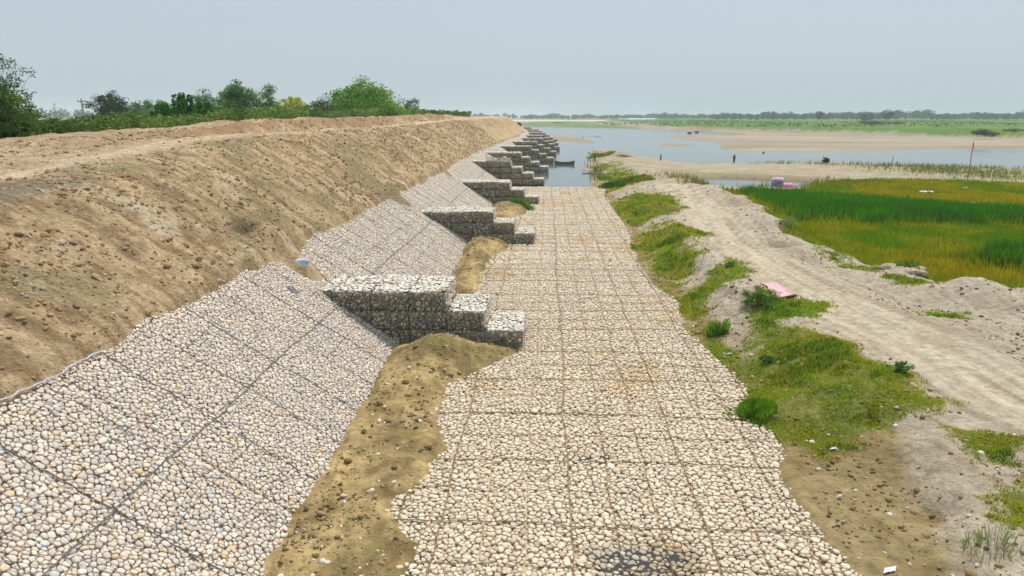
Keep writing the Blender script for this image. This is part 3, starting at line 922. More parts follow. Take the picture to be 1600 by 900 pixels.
# ---- stepped spurs
NUMW = ['nearest', 'second', 'third', 'fourth', 'fifth', 'sixth', 'seventh', 'eighth', 'ninth', 'tenth', 'eleventh', 'twelfth', 'thirteenth and farthest']
for si, (Y0, XR, nst, zb, extra) in enumerate(SPURS):
    lab = '%s stepped spur of stone-filled wire baskets' % NUMW[si]
    lab += {0: ', grey front half buried by a sand mound', 1: ', with bare sand in front of its foot', 2: ', with a bright grass tuft at its foot', 3: ', two open wire crates of pale stones on top',
            4: ', standing at the corner of the water', 5: ', beside the long low boat'}.get(si, ', standing in the river')
    sp = empty('gabion_spur', (XR - 2, Y0, max(zb, -.3)))
    tag(sp, lab, 'gabion spur', 'stepped gabion spurs along the bank')
    sz = .165 if si < 2 else (.21 if si < 4 else (.32 if si < 8 else .5))
    naz, rg = ((10, 3), (8, 3), (6, 2))[min(si, 2)]
    tiers = []      # (z0, z1, xright, x exposed from)
    for k in range(nst):
        top = zb + LH * (extra + k + 1)
        bot = top - LH * (1 + (extra if k == 0 else 0))
        tiers.append((bot, top, XR - SW * k, XR - SW * (k + 1)))
    for k, (z0, z1, xr, xe) in enumerate(tiers):
        last = k == nst - 1
        slope_x = lambda z: TOE + float(xoff(Y0)) - z * RUN
        xl = slope_x(z1) - .7
        xtop0 = xl if last else xe - .02
        ps = []
        jit = .035
        def mk(o, ux, uy, nrm, seedk):
            o = np.array(o, float); ux = np.array(ux, float); uy = np.array(uy, float); nrm = np.array(nrm, float)
            def g(u, v, h):
                bul = .10 * fbm(u * .9 + seedk, v * 1.4, 171, 3) * 2
                return o + u[..., None] * ux + v[..., None] * uy + (h + bul)[..., None] * nrm
            return g
        allk = lambda u, v: np.ones(u.shape, bool)
        # top face
        wtop = xr - xtop0
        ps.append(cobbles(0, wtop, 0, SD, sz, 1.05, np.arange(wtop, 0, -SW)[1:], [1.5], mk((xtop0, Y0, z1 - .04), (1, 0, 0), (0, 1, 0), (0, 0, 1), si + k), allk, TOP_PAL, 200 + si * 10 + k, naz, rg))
        # front face
        wf = xr - xl
        def fk(u, v, xl=xl, z0=z0):
            return (z0 + v) < 99
        seams = np.arange(wf, 0, -SW)[1:]
        hsub = [LH * i for i in range(1, int(round((z1 - z0) / LH)))]
        ps.append(cobbles(0, wf, -.03, z1 - z0 + .02, sz * .85, 1.1, seams, hsub, mk((xl, Y0 + .03, z0), (1, 0, 0), (0, 0, 1), (0, -1, 0), si * 3 + k), fk, SHADED_FRONT_PAL, 300 + si * 10 + k, naz, rg, hfac=.36, seamw=.012))
        # right face
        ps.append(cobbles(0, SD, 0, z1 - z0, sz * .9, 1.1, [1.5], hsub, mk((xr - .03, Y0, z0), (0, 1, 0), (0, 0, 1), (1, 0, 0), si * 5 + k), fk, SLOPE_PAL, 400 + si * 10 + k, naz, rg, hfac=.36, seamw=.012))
        V, Q, T, CC = join_parts(ps)
        core = np.array([(xl, Y0 + .07, z0 - .3 * (k == 0)), (xr - .07, Y0 + .07, z0 - .3 * (k == 0)), (xr - .07, Y0 + SD, z0 - .3 * (k == 0)), (xl, Y0 + SD, z0 - .3 * (k == 0)),
                         (xl, Y0 + .07, z1 - .08), (xr - .07, Y0 + .07, z1 - .08), (xr - .07, Y0 + SD, z1 - .08), (xl, Y0 + SD, z1 - .08)])
        n0 = len(V)
        V = np.concatenate([V, core]); CC = np.concatenate([CC, np.tile(C(116, 108, 94), (8, 1))])
        Q = np.concatenate([Q, np.array([(0, 3, 2, 1), (4, 5, 6, 7), (0, 1, 5, 4), (1, 2, 6, 5), (2, 3, 7, 6), (3, 0, 4, 7)]) + n0])
        g = to_local(fastmesh('gabion_tier', V, Q, T, M_STONE, None, CC), sp)
        m = MB(); r_ = .008 if si < 3 else .016
        cw = C(112, 106, 96); cd = C(70, 68, 60)
        x0 = xtop0; YF = Y0 - .075; zt = z1 + .03; xq = xr + .05
        m.tube([(xl, YF, zt), (xq, YF, zt)], r_, 4, cw)
        m.tube([(xq, YF, zt), (xq, Y0 + SD, zt)], r_, 4, cw)
        m.tube([(xq, YF, z0), (xq, YF, zt)], r_, 4, cw)
        m.tube([(xl, YF, z0 + .01), (xq, YF, z0 + .01)], r_ * .7, 4, cd)
        for s_ in seams:
            if xl + s_ > x0 - .1: m.tube([(xl + s_, YF, zt), (xl + s_, Y0 + SD, zt)], r_ * .8, 4, cw)
            m.tube([(xl + s_, YF, z0), (xl + s_, YF, zt)], r_, 4, cd)
        if si < 2:        # mesh of the basket faces
            for xx in np.arange(xl + .12, xr, .25): m.tube([(xx, YF, z0), (xx, YF, zt)], .0045, 3, cw)
            for zz in np.arange(z0 + .13, z1, .2): m.tube([(xl, YF, zz), (xq, YF, zz)], .0045, 3, cw)
        m.build('wire_mesh', M_WIRE, None)
        wm = bpy.data.objects[m and COL.objects[-1].name]
        wm.parent = g; wm.location = (0, 0, 0)
        me = wm.data; cc_ = np.empty(len(me.vertices) * 3, np.float32); me.vertices.foreach_get('co', cc_)
        me.vertices.foreach_set('co', (cc_.reshape(-1, 3) - np.array(sp.location, np.float32)).ravel()); me.update()
    if si == 3:           # two open crates on top of the fourth spur
        z1 = tiers[-1][1]; xr = tiers[-1][2]
        for ci in range(2):
            x1 = xr - .1 - ci * 1.75; x0 = x1 - 1.6
            cr = empty('open_crate', ((x0 + x1) / 2, Y0 + .1, z1 + .04))
            tag(cr, ('right' if ci == 0 else 'left') + '-hand open wire crate heaped with pale stones on the top of the fourth spur', 'wire crate', 'open crates on the fourth spur')
            loc = lambda z: (lambda u, v, h: np.stack([x0 + u, Y0 + .1 + v, z1 + z + .25 * np.exp(-((u - .8) / .5) ** 2) + h], -1))
            P = [cobbles(0, 1.6, 0, 1.6, .26, 1.1, [], [], loc(.30), lambda u, v: np.ones(u.shape, bool), APRON_PAL, 500 + ci, 7, 3),
                 cobbles(0, 1.6, 0, .5, .24, 1.1, [], [], lambda u, v, h: np.stack([x0 + u, Y0 + .12 - h, z1 + .04 + v], -1), lambda u, v: np.ones(u.shape, bool), TOP_PAL, 510 + ci, 7, 3),
                 cobbles(0, 1.6, 0, .5, .24, 1.1, [], [], lambda u, v, h: np.stack([x1 + h - .03, Y0 + .1 + u, z1 + .04 + v], -1), lambda u, v: np.ones(u.shape, bool), TOP_PAL, 520 + ci, 7, 3)]
            to_local(fastmesh('stone_filling', *join_parts(P)[:3], M_STONE, None, join_parts(P)[3]), cr)
            m = MB()
            for (xa, ya) in ((x0, Y0 + .05), (x1, Y0 + .05), (x1, Y0 + 1.7), (x0, Y0 + 1.7)):
                m.tube([(xa, ya, z1 + .04), (xa, ya, z1 + .95)], .018, 4, C(96, 92, 84))
            L4 = [(x0, Y0 + .05), (x1, Y0 + .05), (x1, Y0 + 1.7), (x0, Y0 + 1.7), (x0, Y0 + .05)]
            for zz in (.1, .5, .95):
                for i in range(4): m.tube([(*L4[i], z1 + zz), (*L4[i + 1], z1 + zz)], .014, 4, C(96, 92, 84))
            m.build('crate_frame', M_WIRE, cr)

#__REST__

# ------------------------------------------------------------------ loose stones and clods
def blobs(P, S, colr, seed, naz=6, flat=.6):
    """small irregular lumps at points P (n,3) of radius S"""
    rng = np.random.default_rng(seed); n = len(P)
    prof = [(.7, -.5), (1.0, .1), (.6, .75)]
    th = np.arange(naz) / naz * 2 * math.pi
    ang = rng.uniform(0, 6.28, n)[:, None] + th
    el = rng.uniform(.65, 1, n)[:, None]
    rv = S[:, None] * rng.uniform(.75, 1.15, (n, naz))
    tilt = rng.normal(0, .25, (n, 2))
    L = []
    rot = rng.uniform(0, 6.28, n)[:, None]
    for f, h in prof:
        x = rv * f * np.cos(ang); y = rv * f * np.sin(ang) * el
        xr = x * np.cos(rot) - y * np.sin(rot); yr = x * np.sin(rot) + y * np.cos(rot)
        z = S[:, None] * flat * h + xr * tilt[:, :1] + yr * tilt[:, 1:]
        L.append(np.stack([P[:, :1] + xr, P[:, 1:2] + yr, P[:, 2:] + z], -1))
    top = np.stack([P[:, 0], P[:, 1], P[:, 2] + S * flat * .95], -1)[:, None]
    A = np.concatenate(L + [top], 1); k = A.shape[1]
    q = []; t = []
    for r in range(2):
        for j in range(naz): q.append((r * naz + j, r * naz + (j + 1) % naz, r * naz + naz + (j + 1) % naz, r * naz + naz + j))
    for j in range(naz): t.append((2 * naz + j, 2 * naz + (j + 1) % naz, 3 * naz))
    base = (np.arange(n) * k)[:, None, None]
    return A.reshape(-1, 3), (np.array(q)[None] + base).reshape(-1, 4), (np.array(t)[None] + base).reshape(-1, 3), np.repeat(colr, k, 0)


rng = np.random.default_rng(11)
# on the embankment
n = 90000
Yc = 8 * (150 / 8.0) ** rng.uniform(0, 1, n) ; Sc = rng.uniform(5.2, 20, n)
zz = earth_profile(Sc, Yc)
keepm = (fbm(Yc * .5, Sc * .5, 201, 4) + rng.uniform(-.25, .25, n) > -.06) & (Sc > 5.5)
keepm &= (np.abs(Sc - 14.4) > 1.4) | (rng.uniform(0, 1, n) < .12)
keepm &= rng.uniform(0, 1, n) < np.where(Sc > 12.5, .35, .6)
Yc, Sc, zz = Yc[keepm], Sc[keepm], zz[keepm]
sizes = np.clip(.022 * np.exp(rng.normal(0, .6, len(Yc))) * (1 + Yc / 45), .015, .17)
cc = mixc(C(186, 158, 120), C(132, 108, 80), rng.uniform(0, 1, len(Yc)))
cc = np.where((rng.uniform(0, 1, len(Yc)) < .10)[:, None], C(186, 172, 148), cc)
V, Q, T, CC = blobs(np.stack([TOE + xoff(Yc) - Sc, Yc, zz + sizes * .1], -1), sizes, cc, 12, 5)
tag(fastmesh('soil_clods', V, Q, T, M_CLOD, None, CC, False), kind='stuff')
# on the right bank and the sand strips
n = 90000
Yc = 9 * (90 / 9.0) ** rng.uniform(0, 1, n); Xc = rng.uniform(-.45, .75, n) * (Yc + 4)
g = ground_z(Xc, Yc)
dr, ar, sg = pline(ROAD, Xc, Yc)
dF = sdist(FIELD, Xc, Yc)
okr = (Xc > 6) & (dr > 2.2) & (dF < 1) & (g > .1)
oks = (Xc < 2) & (Xc > -5.6) & (g > .12)
dens = fbm(Xc * .5, Yc * .5, 203, 4) + rng.uniform(-.3, .3, n)
m = (okr & (dens > .10)) | (oks & (dens > -.02))
Xc, Yc, g = Xc[m], Yc[m], g[m]
sizes = np.clip(.020 * np.exp(rng.normal(0, .6, len(Yc))) * (1 + Yc / 50), .012, .14)
big = rng.uniform(0, 1, len(Yc)) < .015
sizes = np.where(big, np.clip(sizes * 2.0, .05, .11), sizes)
cc = mixc(C(164, 142, 104), C(108, 90, 62), rng.uniform(0, 1, len(Yc)))
cc = np.where((big | (rng.uniform(0, 1, len(Yc)) < .07))[:, None], C(214, 204, 188), cc)
V, Q, T, CC = blobs(np.stack([Xc, Yc, g + sizes * .15], -1), sizes, cc, 13, 6)
tag(fastmesh('loose_stones', V, Q, T, M_CLOD, None, CC, True), kind='stuff')


# ------------------------------------------------------------------ grass
def blades(P, H, W, colr, seed, lean=.35):
    rng = np.random.default_rng(seed); n = len(P)
    a = rng.uniform(0, 6.28, n); dx = np.cos(a) * W / 2; dy = np.sin(a) * W / 2
    b = rng.uniform(0, 6.28, n); l = rng.uniform(0, lean, n) * H
    z0 = P[:, 2] - .03
    A = np.stack([P[:, 0] - dx, P[:, 1] - dy, z0], -1); B = np.stack([P[:, 0] + dx, P[:, 1] + dy, z0], -1)
    M1 = np.stack([P[:, 0] + dx * .6 + np.cos(b) * l * .3, P[:, 1] + dy * .6 + np.sin(b) * l * .3, P[:, 2] + H * .55], -1)
    Tp = np.stack([P[:, 0] + np.cos(b) * l, P[:, 1] + np.sin(b) * l, P[:, 2] + H], -1)
    V = np.stack([A, B, M1, Tp], 1).reshape(-1, 3)
    i = np.arange(n) * 4
    T = np.concatenate([np.stack([i, i + 1, i + 2], -1), np.stack([i, i + 2, i + 3], -1)])
    return V, T, np.repeat(colr, 4, 0)


def grass_obj(name, P, H, W, colr, seed, lean=.35):
    V, T, CC = blades(P, H, W, colr, seed, lean)
    return fastmesh(name, V, None, T, M_GRASS, None, CC, False)


rng = np.random.default_rng(21)
# short grass on the right bank
n = 900000
Yc = 9 * (135 / 9.0) ** rng.uniform(0, 1, n); Xc = 5 + rng.uniform(0, 1, n) * (Yc * .75)
keep_ = Xc > 5.5
Xc, Yc = Xc[keep_], Yc[keep_]
ga = grass_amt(Xc, Yc)
m = ga + rng.uniform(-.5, .5, len(Xc)) > .15
Xc, Yc, ga = Xc[m], Yc[m], ga[m]
g = ground_z(Xc, Yc)
m = (g > -.05)
Xc, Yc, ga, g = Xc[m], Yc[m], ga[m], g[m]
print('short grass', len(Xc))
if len(Xc) > 260000:
    s_ = rng.choice(len(Xc), 260000, replace=False); Xc, Yc, ga, g = Xc[s_], Yc[s_], ga[s_], g[s_]
tall = sst(fbm(Xc * .8, Yc * .8, 221, 4) + .6 * fbm(Xc * 3.5, Yc * 3.5, 223, 3), .0, .35)
H = (.03 + .07 * rng.uniform(0, 1, len(Xc)) + .20 * tall * np.clip(ga, 0, 1)) * np.clip(Yc / 30, .8, 2)
W = .018 + .0016 * Yc
cc = mixc(C(140, 170, 26), C(180, 176, 40), .5 + 2.4 * fbm(Xc * .45, Yc * .45, 222, 4))
cc = mixc(cc, C(84, 142, 20), tall * .7) * rng.uniform(.6, 1.35, (len(Xc), 1))
cc = np.where((rng.uniform(0, 1, len(Xc)) < .12)[:, None], C(190, 176, 110), cc)
tag(grass_obj('bank_grass', np.stack([Xc, Yc, g], -1), H, W, cc, 22), kind='stuff')

# the reed field
n = 520000
Yc = 30 * (125 / 30.0) ** rng.uniform(0, 1, n); Xc = rng.uniform(8, 110, n)
m = (Xc < Yc * .95 + 6) & (Xc > Yc * .15)
Xc, Yc = Xc[m], Yc[m]
dF = sdist(FIELD, Xc, Yc) + fbm(Xc * .4, Yc * .4, 31) * 1.6
dT = np.maximum(sdist(TALLP[0], Xc, Yc), sdist(TALLP[1], Xc, Yc)) + fbm(Xc * .3, Yc * .3, 225, 4) * 3.5
m = dF + rng.uniform(-.4, .4, len(Xc)) > .0
Xc, Yc, dF, dT = Xc[m], Yc[m], dF[m], dT[m]
g = ground_z(Xc, Yc)
m = g > -.25
Xc, Yc, dF, dT, g = Xc[m], Yc[m], dF[m], dT[m], g[m]
tl = sst(dT, -.8, 1.0)
print('field', len(Xc))
H = (.28 + .28 * rng.uniform(0, 1, len(Xc))) * (1 - tl) + tl * rng.uniform(.9, 1.5, len(Xc))
W = (.035 + .0010 * Yc) * (1 + .2 * tl)
pat = fbm(Xc * .12, Yc * .12, 226, 4)
cc = mixc(C(150, 164, 20), C(176, 162, 20), .45 + 2.0 * pat + .3 * sst(Yc, 66, 84))
cc = mixc(cc, C(106, 148, 16), sst(-pat, .02, .16) * .8)
cc = mixc(cc, C(128, 154, 20), (1 - sst(dF, .5, 4)) * .6)
cc = mixc(cc, mixc(C(66, 142, 18), C(46, 116, 22), .5 + 2 * fbm(Xc * .15, Yc * .3, 229)), tl * .92) * rng.uniform(.75, 1.25, (len(Xc), 1))
tag(grass_obj('reed_field', np.stack([Xc, Yc, g], -1), H, W, cc, 23, .25), kind='stuff')

# thin reeds round the pool and along the river's edge
pts = []
for (px0, py0, px1, py1, nn, sp) in ((1095, 287, 1190, 299, 800, 1.2), (1060, 278, 1110, 296, 700, 2.5), (1190, 256, 1600, 266, 900, 1.6), (1400, 262, 1620, 282, 2600, 5.5), (1270, 285, 1320, 296, 900, 2.5), (930, 262, 938, 282, 500, .8), (926, 236, 935, 262, 400, 1.2)):
    t = rng.uniform(0, 1, nn)
    A = at(px0, py0, 0); B = at(px1, py1, 0)
    pts.append(np.stack([A[0] + (B[0] - A[0]) * t + rng.normal(0, sp, nn), A[1] + (B[1] - A[1]) * t + rng.normal(0, sp, nn)], -1))
P2 = np.concatenate(pts); g = ground_z(P2[:, 0], P2[:, 1]); m = (g > -.55) & (fbm(P2[:, 0] * .5, P2[:, 1] * .5, 228) > -.08)
P2, g = P2[m], g[m]; n = len(P2)
cc = mixc(C(96, 116, 46), C(140, 134, 76), rng.uniform(0, 1, n))
tag(grass_obj('waterside_reeds', np.column_stack([P2, g]), rng.uniform(.3, .95, n), np.full(n, .10), cc, 24), kind='stuff')


def tuft(name, px, py, z, rad, h, n, colr, label, cat='grass tuft', w_=.04, seed=1, ex=1.0):
    rng = np.random.default_rng(seed)
    c = at(px, py, z); c[2] = float(ground_z(np.array([c[0]]), np.array([c[1]]))[0])
    r = rad * np.sqrt(rng.uniform(0, 1, n)); a = rng.uniform(0, 6.28, n)
    X = c[0] + r * np.cos(a) * ex; Y = c[1] + r * np.sin(a)
    Z = ground_z(X, Y)
    cc = colr * rng.uniform(.65, 1.3, (n, 1))
    V, T, CC = blades(np.stack([X, Y, Z], -1), h * rng.uniform(.5, 1.1, n) * (1.15 - .6 * (r / rad) ** 2), np.full(n, w_), cc, seed, .55)
    o = fastmesh(name, V, None, T, M_GRASS, None, CC, False)
    tag(o, label, cat)
    return o


tuft('grass_tuft', 818, 326, .1, 1.0, .55, 900, C(86, 138, 34), 'bright green grass tuft on the sand beside the third spur', w_=.07, seed=31, ex=1.3)
tuft('grass_tuft', 956, 290, .3, 1.8, .8, 1600, C(70, 118, 30), 'dark green grass clump at the waterline where the stone apron ends', w_=.10, seed=32)
tuft('grass_tuft', 985, 284, .5, 2.2, .8, 1800, C(128, 142, 36), 'yellow-green domed grass clump on the bank beside the water channel', w_=.10, seed=33, ex=1.5)
tuft('grass_tuft', 938, 243, .2, 3.5, .9, 1200, C(132, 146, 40), 'yellow-green grass clump on the far tip of the sand spit', w_=.14, seed=34)
tuft('grass_tuft', 1172, 645, .1, .8, .30, 2600, C(112, 152, 34), 'bright green grass tuft leaning over the right edge of the stones below the lawn', w_=.03, seed=35)
tuft('grass_tuft', 1121, 528, .1, .42, .6, 420, C(112, 150, 40), 'small green tuft standing alone between the apron and the sandy bank', w_=.035, seed=36)
tuft('grass_tuft', 1545, 885, .2, .5, .35, 140, C(150, 160, 100), 'pale green tuft at the lower right corner of the bank', w_=.02, seed=37)


# ------------------------------------------------------------------ leafy plants and trees
def leaves(P, size, colr, seed, asp=.6, droop=0.0):
    rng = np.random.default_rng(seed); n = len(P)
    a = rng.normal(0, 1, (n, 3)); a[:, 2] = a[:, 2] * .6 - droop; a /= np.linalg.norm(a, axis=1)[:, None]
    b = np.cross(a, rng.normal(0, 1, (n, 3))); b /= np.linalg.norm(b, axis=1)[:, None] + 1e-9
    s = (size * rng.uniform(.6, 1.3, n))[:, None]
    V = np.stack([P - a * s * .5, P + b * s * asp * .5, P + a * s * .5, P - b * s * asp * .5], 1).reshape(-1, 3)
    Q = np.arange(n * 4).reshape(n, 4)
    return V, Q, np.repeat(colr, 4, 0)


def crown_pts(lobes, n, seed, clump=.35, ncl=60):
    """leaf positions gathered in clumps through ellipsoid lobes"""
    rng = np.random.default_rng(seed)
    vol = np.array([l[3] * l[4] * l[5] for l in lobes]) ** .75; vol /= vol.sum()
    li = rng.choice(len(lobes), ncl, p=vol)
    L = np.array(lobes)[li]
    dv = rng.normal(0, 1, (ncl, 3)); dv /= np.linalg.norm(dv, axis=1)[:, None]
    rr = rng.uniform(.25, 1, ncl) ** .45
    cen = L[:, :3] + dv * rr[:, None] * L[:, 3:6]
    ci = rng.choice(ncl, n)
    srad = clump * rng.uniform(.5, 1.3, ncl)
    dp = rng.normal(0, 1, (n, 3)); dp /= np.linalg.norm(dp, axis=1)[:, None]
    P = cen[ci] + dp * (rng.uniform(0, 1, n) ** .6 * srad[ci])[:, None] * np.array([1.15, 1.15, .75])
    return P, ci, cen


def tree(name, px, Y, base_z, top_py, wpx, label, cols, n=7000, leaf=.3, cat='tree', depth=1.0, seed=1, ncl=110, clump=1.0, low=.18, trunk=.2, nl=7, group=None, vis=True, asp=.6):
    rng = np.random.default_rng(seed)
    X = at_y(px, 176, Y)[0]
    topz = CAM[2] + (181 - top_py) / FPX * Y
    Wd = wpx / FPX * Y * 1.08
    n = int(n * 1.5); clump = clump * 1.25
    H = topz - base_z
    root = empty(name, (X, Y, base_z))
    tag(root, label, cat, group)
    cz0 = H * low
    lobes = []
    for i in range(nl):
        a = i / nl * 6.28 + rng.uniform(-.4, .4)
        r = Wd * .31 * rng.uniform(.6, 1.1)
        zz = cz0 + (H - cz0) * rng.uniform(.28, .66)
        lobes.append((r * math.cos(a), r * math.sin(a) * depth, zz, Wd * .29, Wd * .29 * depth, (H - cz0) * .26))
    lobes.append((rng.uniform(-.1, .1) * Wd, 0, cz0 + (H - cz0) * .70, Wd * .26, Wd * .24, (H - cz0) * .27))
    P, ci, cen = crown_pts(lobes, n, seed + 1, clump, ncl)
    hi = P[:, 2].max(); P[:, 2] = (P[:, 2] - cz0) * (H - cz0) / max(hi - cz0, .1) + cz0
    P[:, 2] = np.maximum(P[:, 2], .15)
    ccl = mixc(np.array(cols[0]), np.array(cols[1]), rng.uniform(0, 1, ncl))[ci]
    ccl = ccl * rng.uniform(.75, 1.25, (n, 1))
    V, Q, CC = leaves(P, leaf, ccl, seed + 2, asp)
    fastmesh('crown', V, Q, None, M_LEAF, root, CC, False)
    m = MB()
    tr = trunk
    m.tube([(0, 0, -.5), (.02 * H, .01 * H, H * .2), (-.01 * H, 0, H * .45), (0, 0, H * .75)], [tr, tr * .8, tr * .55, tr * .2], 6, C(104, 92, 76))
    for k in rng.choice(ncl, min(22, ncl), replace=False):
        c = cen[k].copy(); c[2] = (c[2] - cz0) * (H - cz0) / max(hi - cz0, .1) + cz0
        s_ = np.array([0, 0, H * rng.uniform(.15, .45)])
        mid = (s_ + c) / 2 + np.array([0, 0, -.04 * H])
        m.tube([s_, mid, c], [tr * .4, tr * .25, tr * .08], 4, C(104, 92, 76))
    m.build('trunk', M_BARK, root, local=True)
    return root


G1 = (C(136, 176, 52), C(98, 142, 46)); G2 = (C(108, 152, 74), C(78, 120, 62)); G3 = (C(122, 160, 72), C(88, 130, 62)); GY = (C(200, 200, 30), C(160, 172, 30)); GB = (C(104, 98, 52), C(80, 88, 40))
tree('spreading_tree', 562, 128, 2.3, 121, 132, 'wide bright green spreading tree, the largest on the skyline behind the embankment', G1, 42000, .40, seed=41, ncl=420, clump=1.7, low=.12, trunk=.35, nl=10, depth=.8)
tree('brown_tree', 505, 121, 2.3, 148, 44, 'brownish sparse tree at the left side of the largest green tree', GB, 6000, .25, seed=42, ncl=120, clump=.8, low=.1, trunk=.16)
tree('round_tree', 642, 165, 2.3, 153, 34, 'small round green tree standing alone at the right end of the tree row', (C(62, 104, 38), C(48, 84, 34)), 6000, .3, seed=43, ncl=110, clump=.8, low=.1)
tree('yellow_tree', 464, 112, 2.3, 152, 46, 'yellow-leaved bushy tree left of the largest green tree', GY, 16000, .22, seed=44, ncl=140, clump=.7, low=.1, trunk=.12)
tree('dark_tree', 383, 112, 2.3, 127, 50, 'tall dark green tree with a flat clumpy top, beside its slightly lower twin', G2, 9000, .30, seed=45, ncl=120, clump=.85, low=.2)
tree('dark_tree', 424, 118, 2.3, 133, 42, 'dark green tree between the tall flat-topped tree and the yellow one', G3, 8000, .30, seed=46, ncl=110, clump=.8, low=.15)
tree('hazy_tree', 322, 190, 2.3, 138, 32, 'bluish hazy tree behind the broad-leaved shrubs, left of the tall dark tree', G2, 5000, .5, seed=47, ncl=80, clump=1.2, low=.1)
tree('hazy_tree', 348, 200, 2.3, 143, 26, 'lower bluish tree squeezed between the hazy tree and the tall dark tree', G3, 4000, .5, seed=48, ncl=70, clump=1.1, low=.1)
tree('round_tree', 177, 175, 2.3, 143, 54, 'rounded grey-green tree with gaps in its crown beside the slender power pole', (C(60, 88, 50), C(46, 72, 42)), 7000, .42, seed=49, ncl=80, clump=1.15, low=.25, trunk=.3)
for i, (px, ty, wd) in enumerate(((213, 158, 28), (232, 155, 26), (252, 157, 26), (272, 160, 28))):
    tree('hazy_tree', px, 280 + 12 * i, 2.3, ty, wd, ['leftmost', 'second from left', 'third from left', 'rightmost'][i] + ' of four low blue-green trees beyond the rounded grey-green tree', G2, 2600, .8, seed=50 + i, ncl=50, clump=1.6, low=.05, group='low trees beyond the rounded tree')
# the near tree at the left edge, half out of the picture
r = tree('leafy_tree', -18, 36, 5.0, 118, 130, 'nearest green tree cut by the left edge, with thin sprays above', (C(112, 144, 56), C(66, 98, 44)), 34000, .13, seed=60, ncl=420, clump=.42, low=.0, trunk=.12, nl=9)
rng = np.random.default_rng(61)
P = []; m = MB()
for (px, py) in ((8, 100), (18, 96), (5, 108), (22, 112), (35, 108), (50, 112), (12, 120), (20, 122), (2, 92), (30, 128), (12, 130), (25, 135), (45, 148), (36, 142), (50, 168), (40, 160), (-10, 95), (-20, 105)):
    c = at_y(px, py, 36 + rng.uniform(-1, 1)) - np.array(r.location)
    P.append(c + rng.normal(0, .13, (34, 3)))
    s_ = np.array([c[0] * .3 - .4, 0, 4.2 + rng.uniform(-1, 0)])
    m.tube([s_, (s_ + c) / 2 + np.array([0, 0, .15]), c], [.02, .012, .005], 3, C(90, 84, 60))
P = np.concatenate(P)
V, Q, CC = leaves(P, .13, C(84, 108, 56) * rng.uniform(.7, 1.3, (len(P), 1)), 62)
fastmesh('leaf_sprays', V, Q, None, M_LEAF, r, CC, False)
m.build('twigs', M_BARK, r, local=True)


def shrub(name, px, Y, top_py, wpx, label, cols, seed, n=1400, leaf=.28, base=None, asp=.7, cat='shrub', stems=9, group=None):
    rng = np.random.default_rng(seed)
    X = at_y(px, 176, Y)[0]
    topz = CAM[2] + (181 - top_py) / FPX * Y
    base = base if base is not None else 7.0
    H = topz - base; Wd = wpx / FPX * Y
    root = empty(name, (X, Y, base)); tag(root, label, cat, group)
    m = MB(); P = []; ci = []
    for k in range(stems):
        a = rng.uniform(0, 6.28); r = Wd * .42 * math.sqrt(rng.uniform(0, 1))
        hh = H * rng.uniform(.65, 1.0) if k else H
        x, y = r * math.cos(a), r * math.sin(a)
        if k == 0: x = y = 0
        m.tube([(x * .5, y * .5, -.4), (x * .8, y * .8, hh * .5), (x, y, hh * .95)], [.04, .03, .01], 4, C(110, 110, 70))
        q_ = n // stems
        t = rng.uniform(.1, 1, q_) ** .7
        rad = Wd * .22 * (1.1 - .75 * t)
        aa = rng.uniform(0, 6.28, q_)
        P.append(np.stack([x * (.5 + .5 * t) + rad * np.cos(aa), y * (.5 + .5 * t) + rad * np.sin(aa), hh * t], -1))
        ci.append(np.full(q_, k))
    P = np.concatenate(P); ci = np.concatenate(ci)
    cc = mixc(np.array(cols[0]), np.array(cols[1]), rng.uniform(0, 1, len(P))) * rng.uniform(.8, 1.2, (len(P), 1))
    V, Q, CC = leaves(P, leaf, cc, seed + 1, asp, .3)
    fastmesh('foliage', V, Q, None, M_LEAF, root, CC, False)
    m.build('stem', M_BARK, root, local=True)
    return root


GS = (C(84, 146, 50), C(56, 108, 42)); GS2 = (C(110, 156, 46), C(80, 126, 42))
shr = [(287, 60, 149, 34, 'tallest of the broad-leaved shrubs, its single shoot rising above the rest', GS), (258, 62, 162, 34, 'broad-leaved shrub at the left end of the leafy clump beside the tallest shoot', GS),
       (315, 62, 162, 34, 'broad-leaved shrub just right of the tallest shoot, in front of the hazy trees', GS), (344, 64, 170, 34, 'low broad-leaved shrub in front of the tall flat-topped dark tree', GS2),
       (200, 58, 178, 34, 'leafy shrub in front of the rounded grey-green tree', GS), (228, 60, 181, 28, 'small leafy shrub between the grey-green tree and the broad-leaved clump', GS2),
       (150, 46, 186, 42, 'yellow-green feathery bush at the foot of the two power poles', (C(132, 140, 48), C(96, 116, 40))), (118, 44, 188, 30, 'dark green bush left of the feathery yellow-green one', GS),
       (88, 41, 187, 42, 'green bush in the middle of the low hedge before the hazy field', GS2), (55, 38, 189, 34, 'green bush beside the nearest tree at the left edge', GS)]
for i, (px, Y, ty, wd, lab, cols) in enumerate(shr):
    shrub('broad_leaved_shrub', px, Y, ty - 2, wd * 1.25, lab, cols, 300 + i * 5, 2600, .26 if i < 6 else .15, base=6.6, group='shrubs along the embankment')
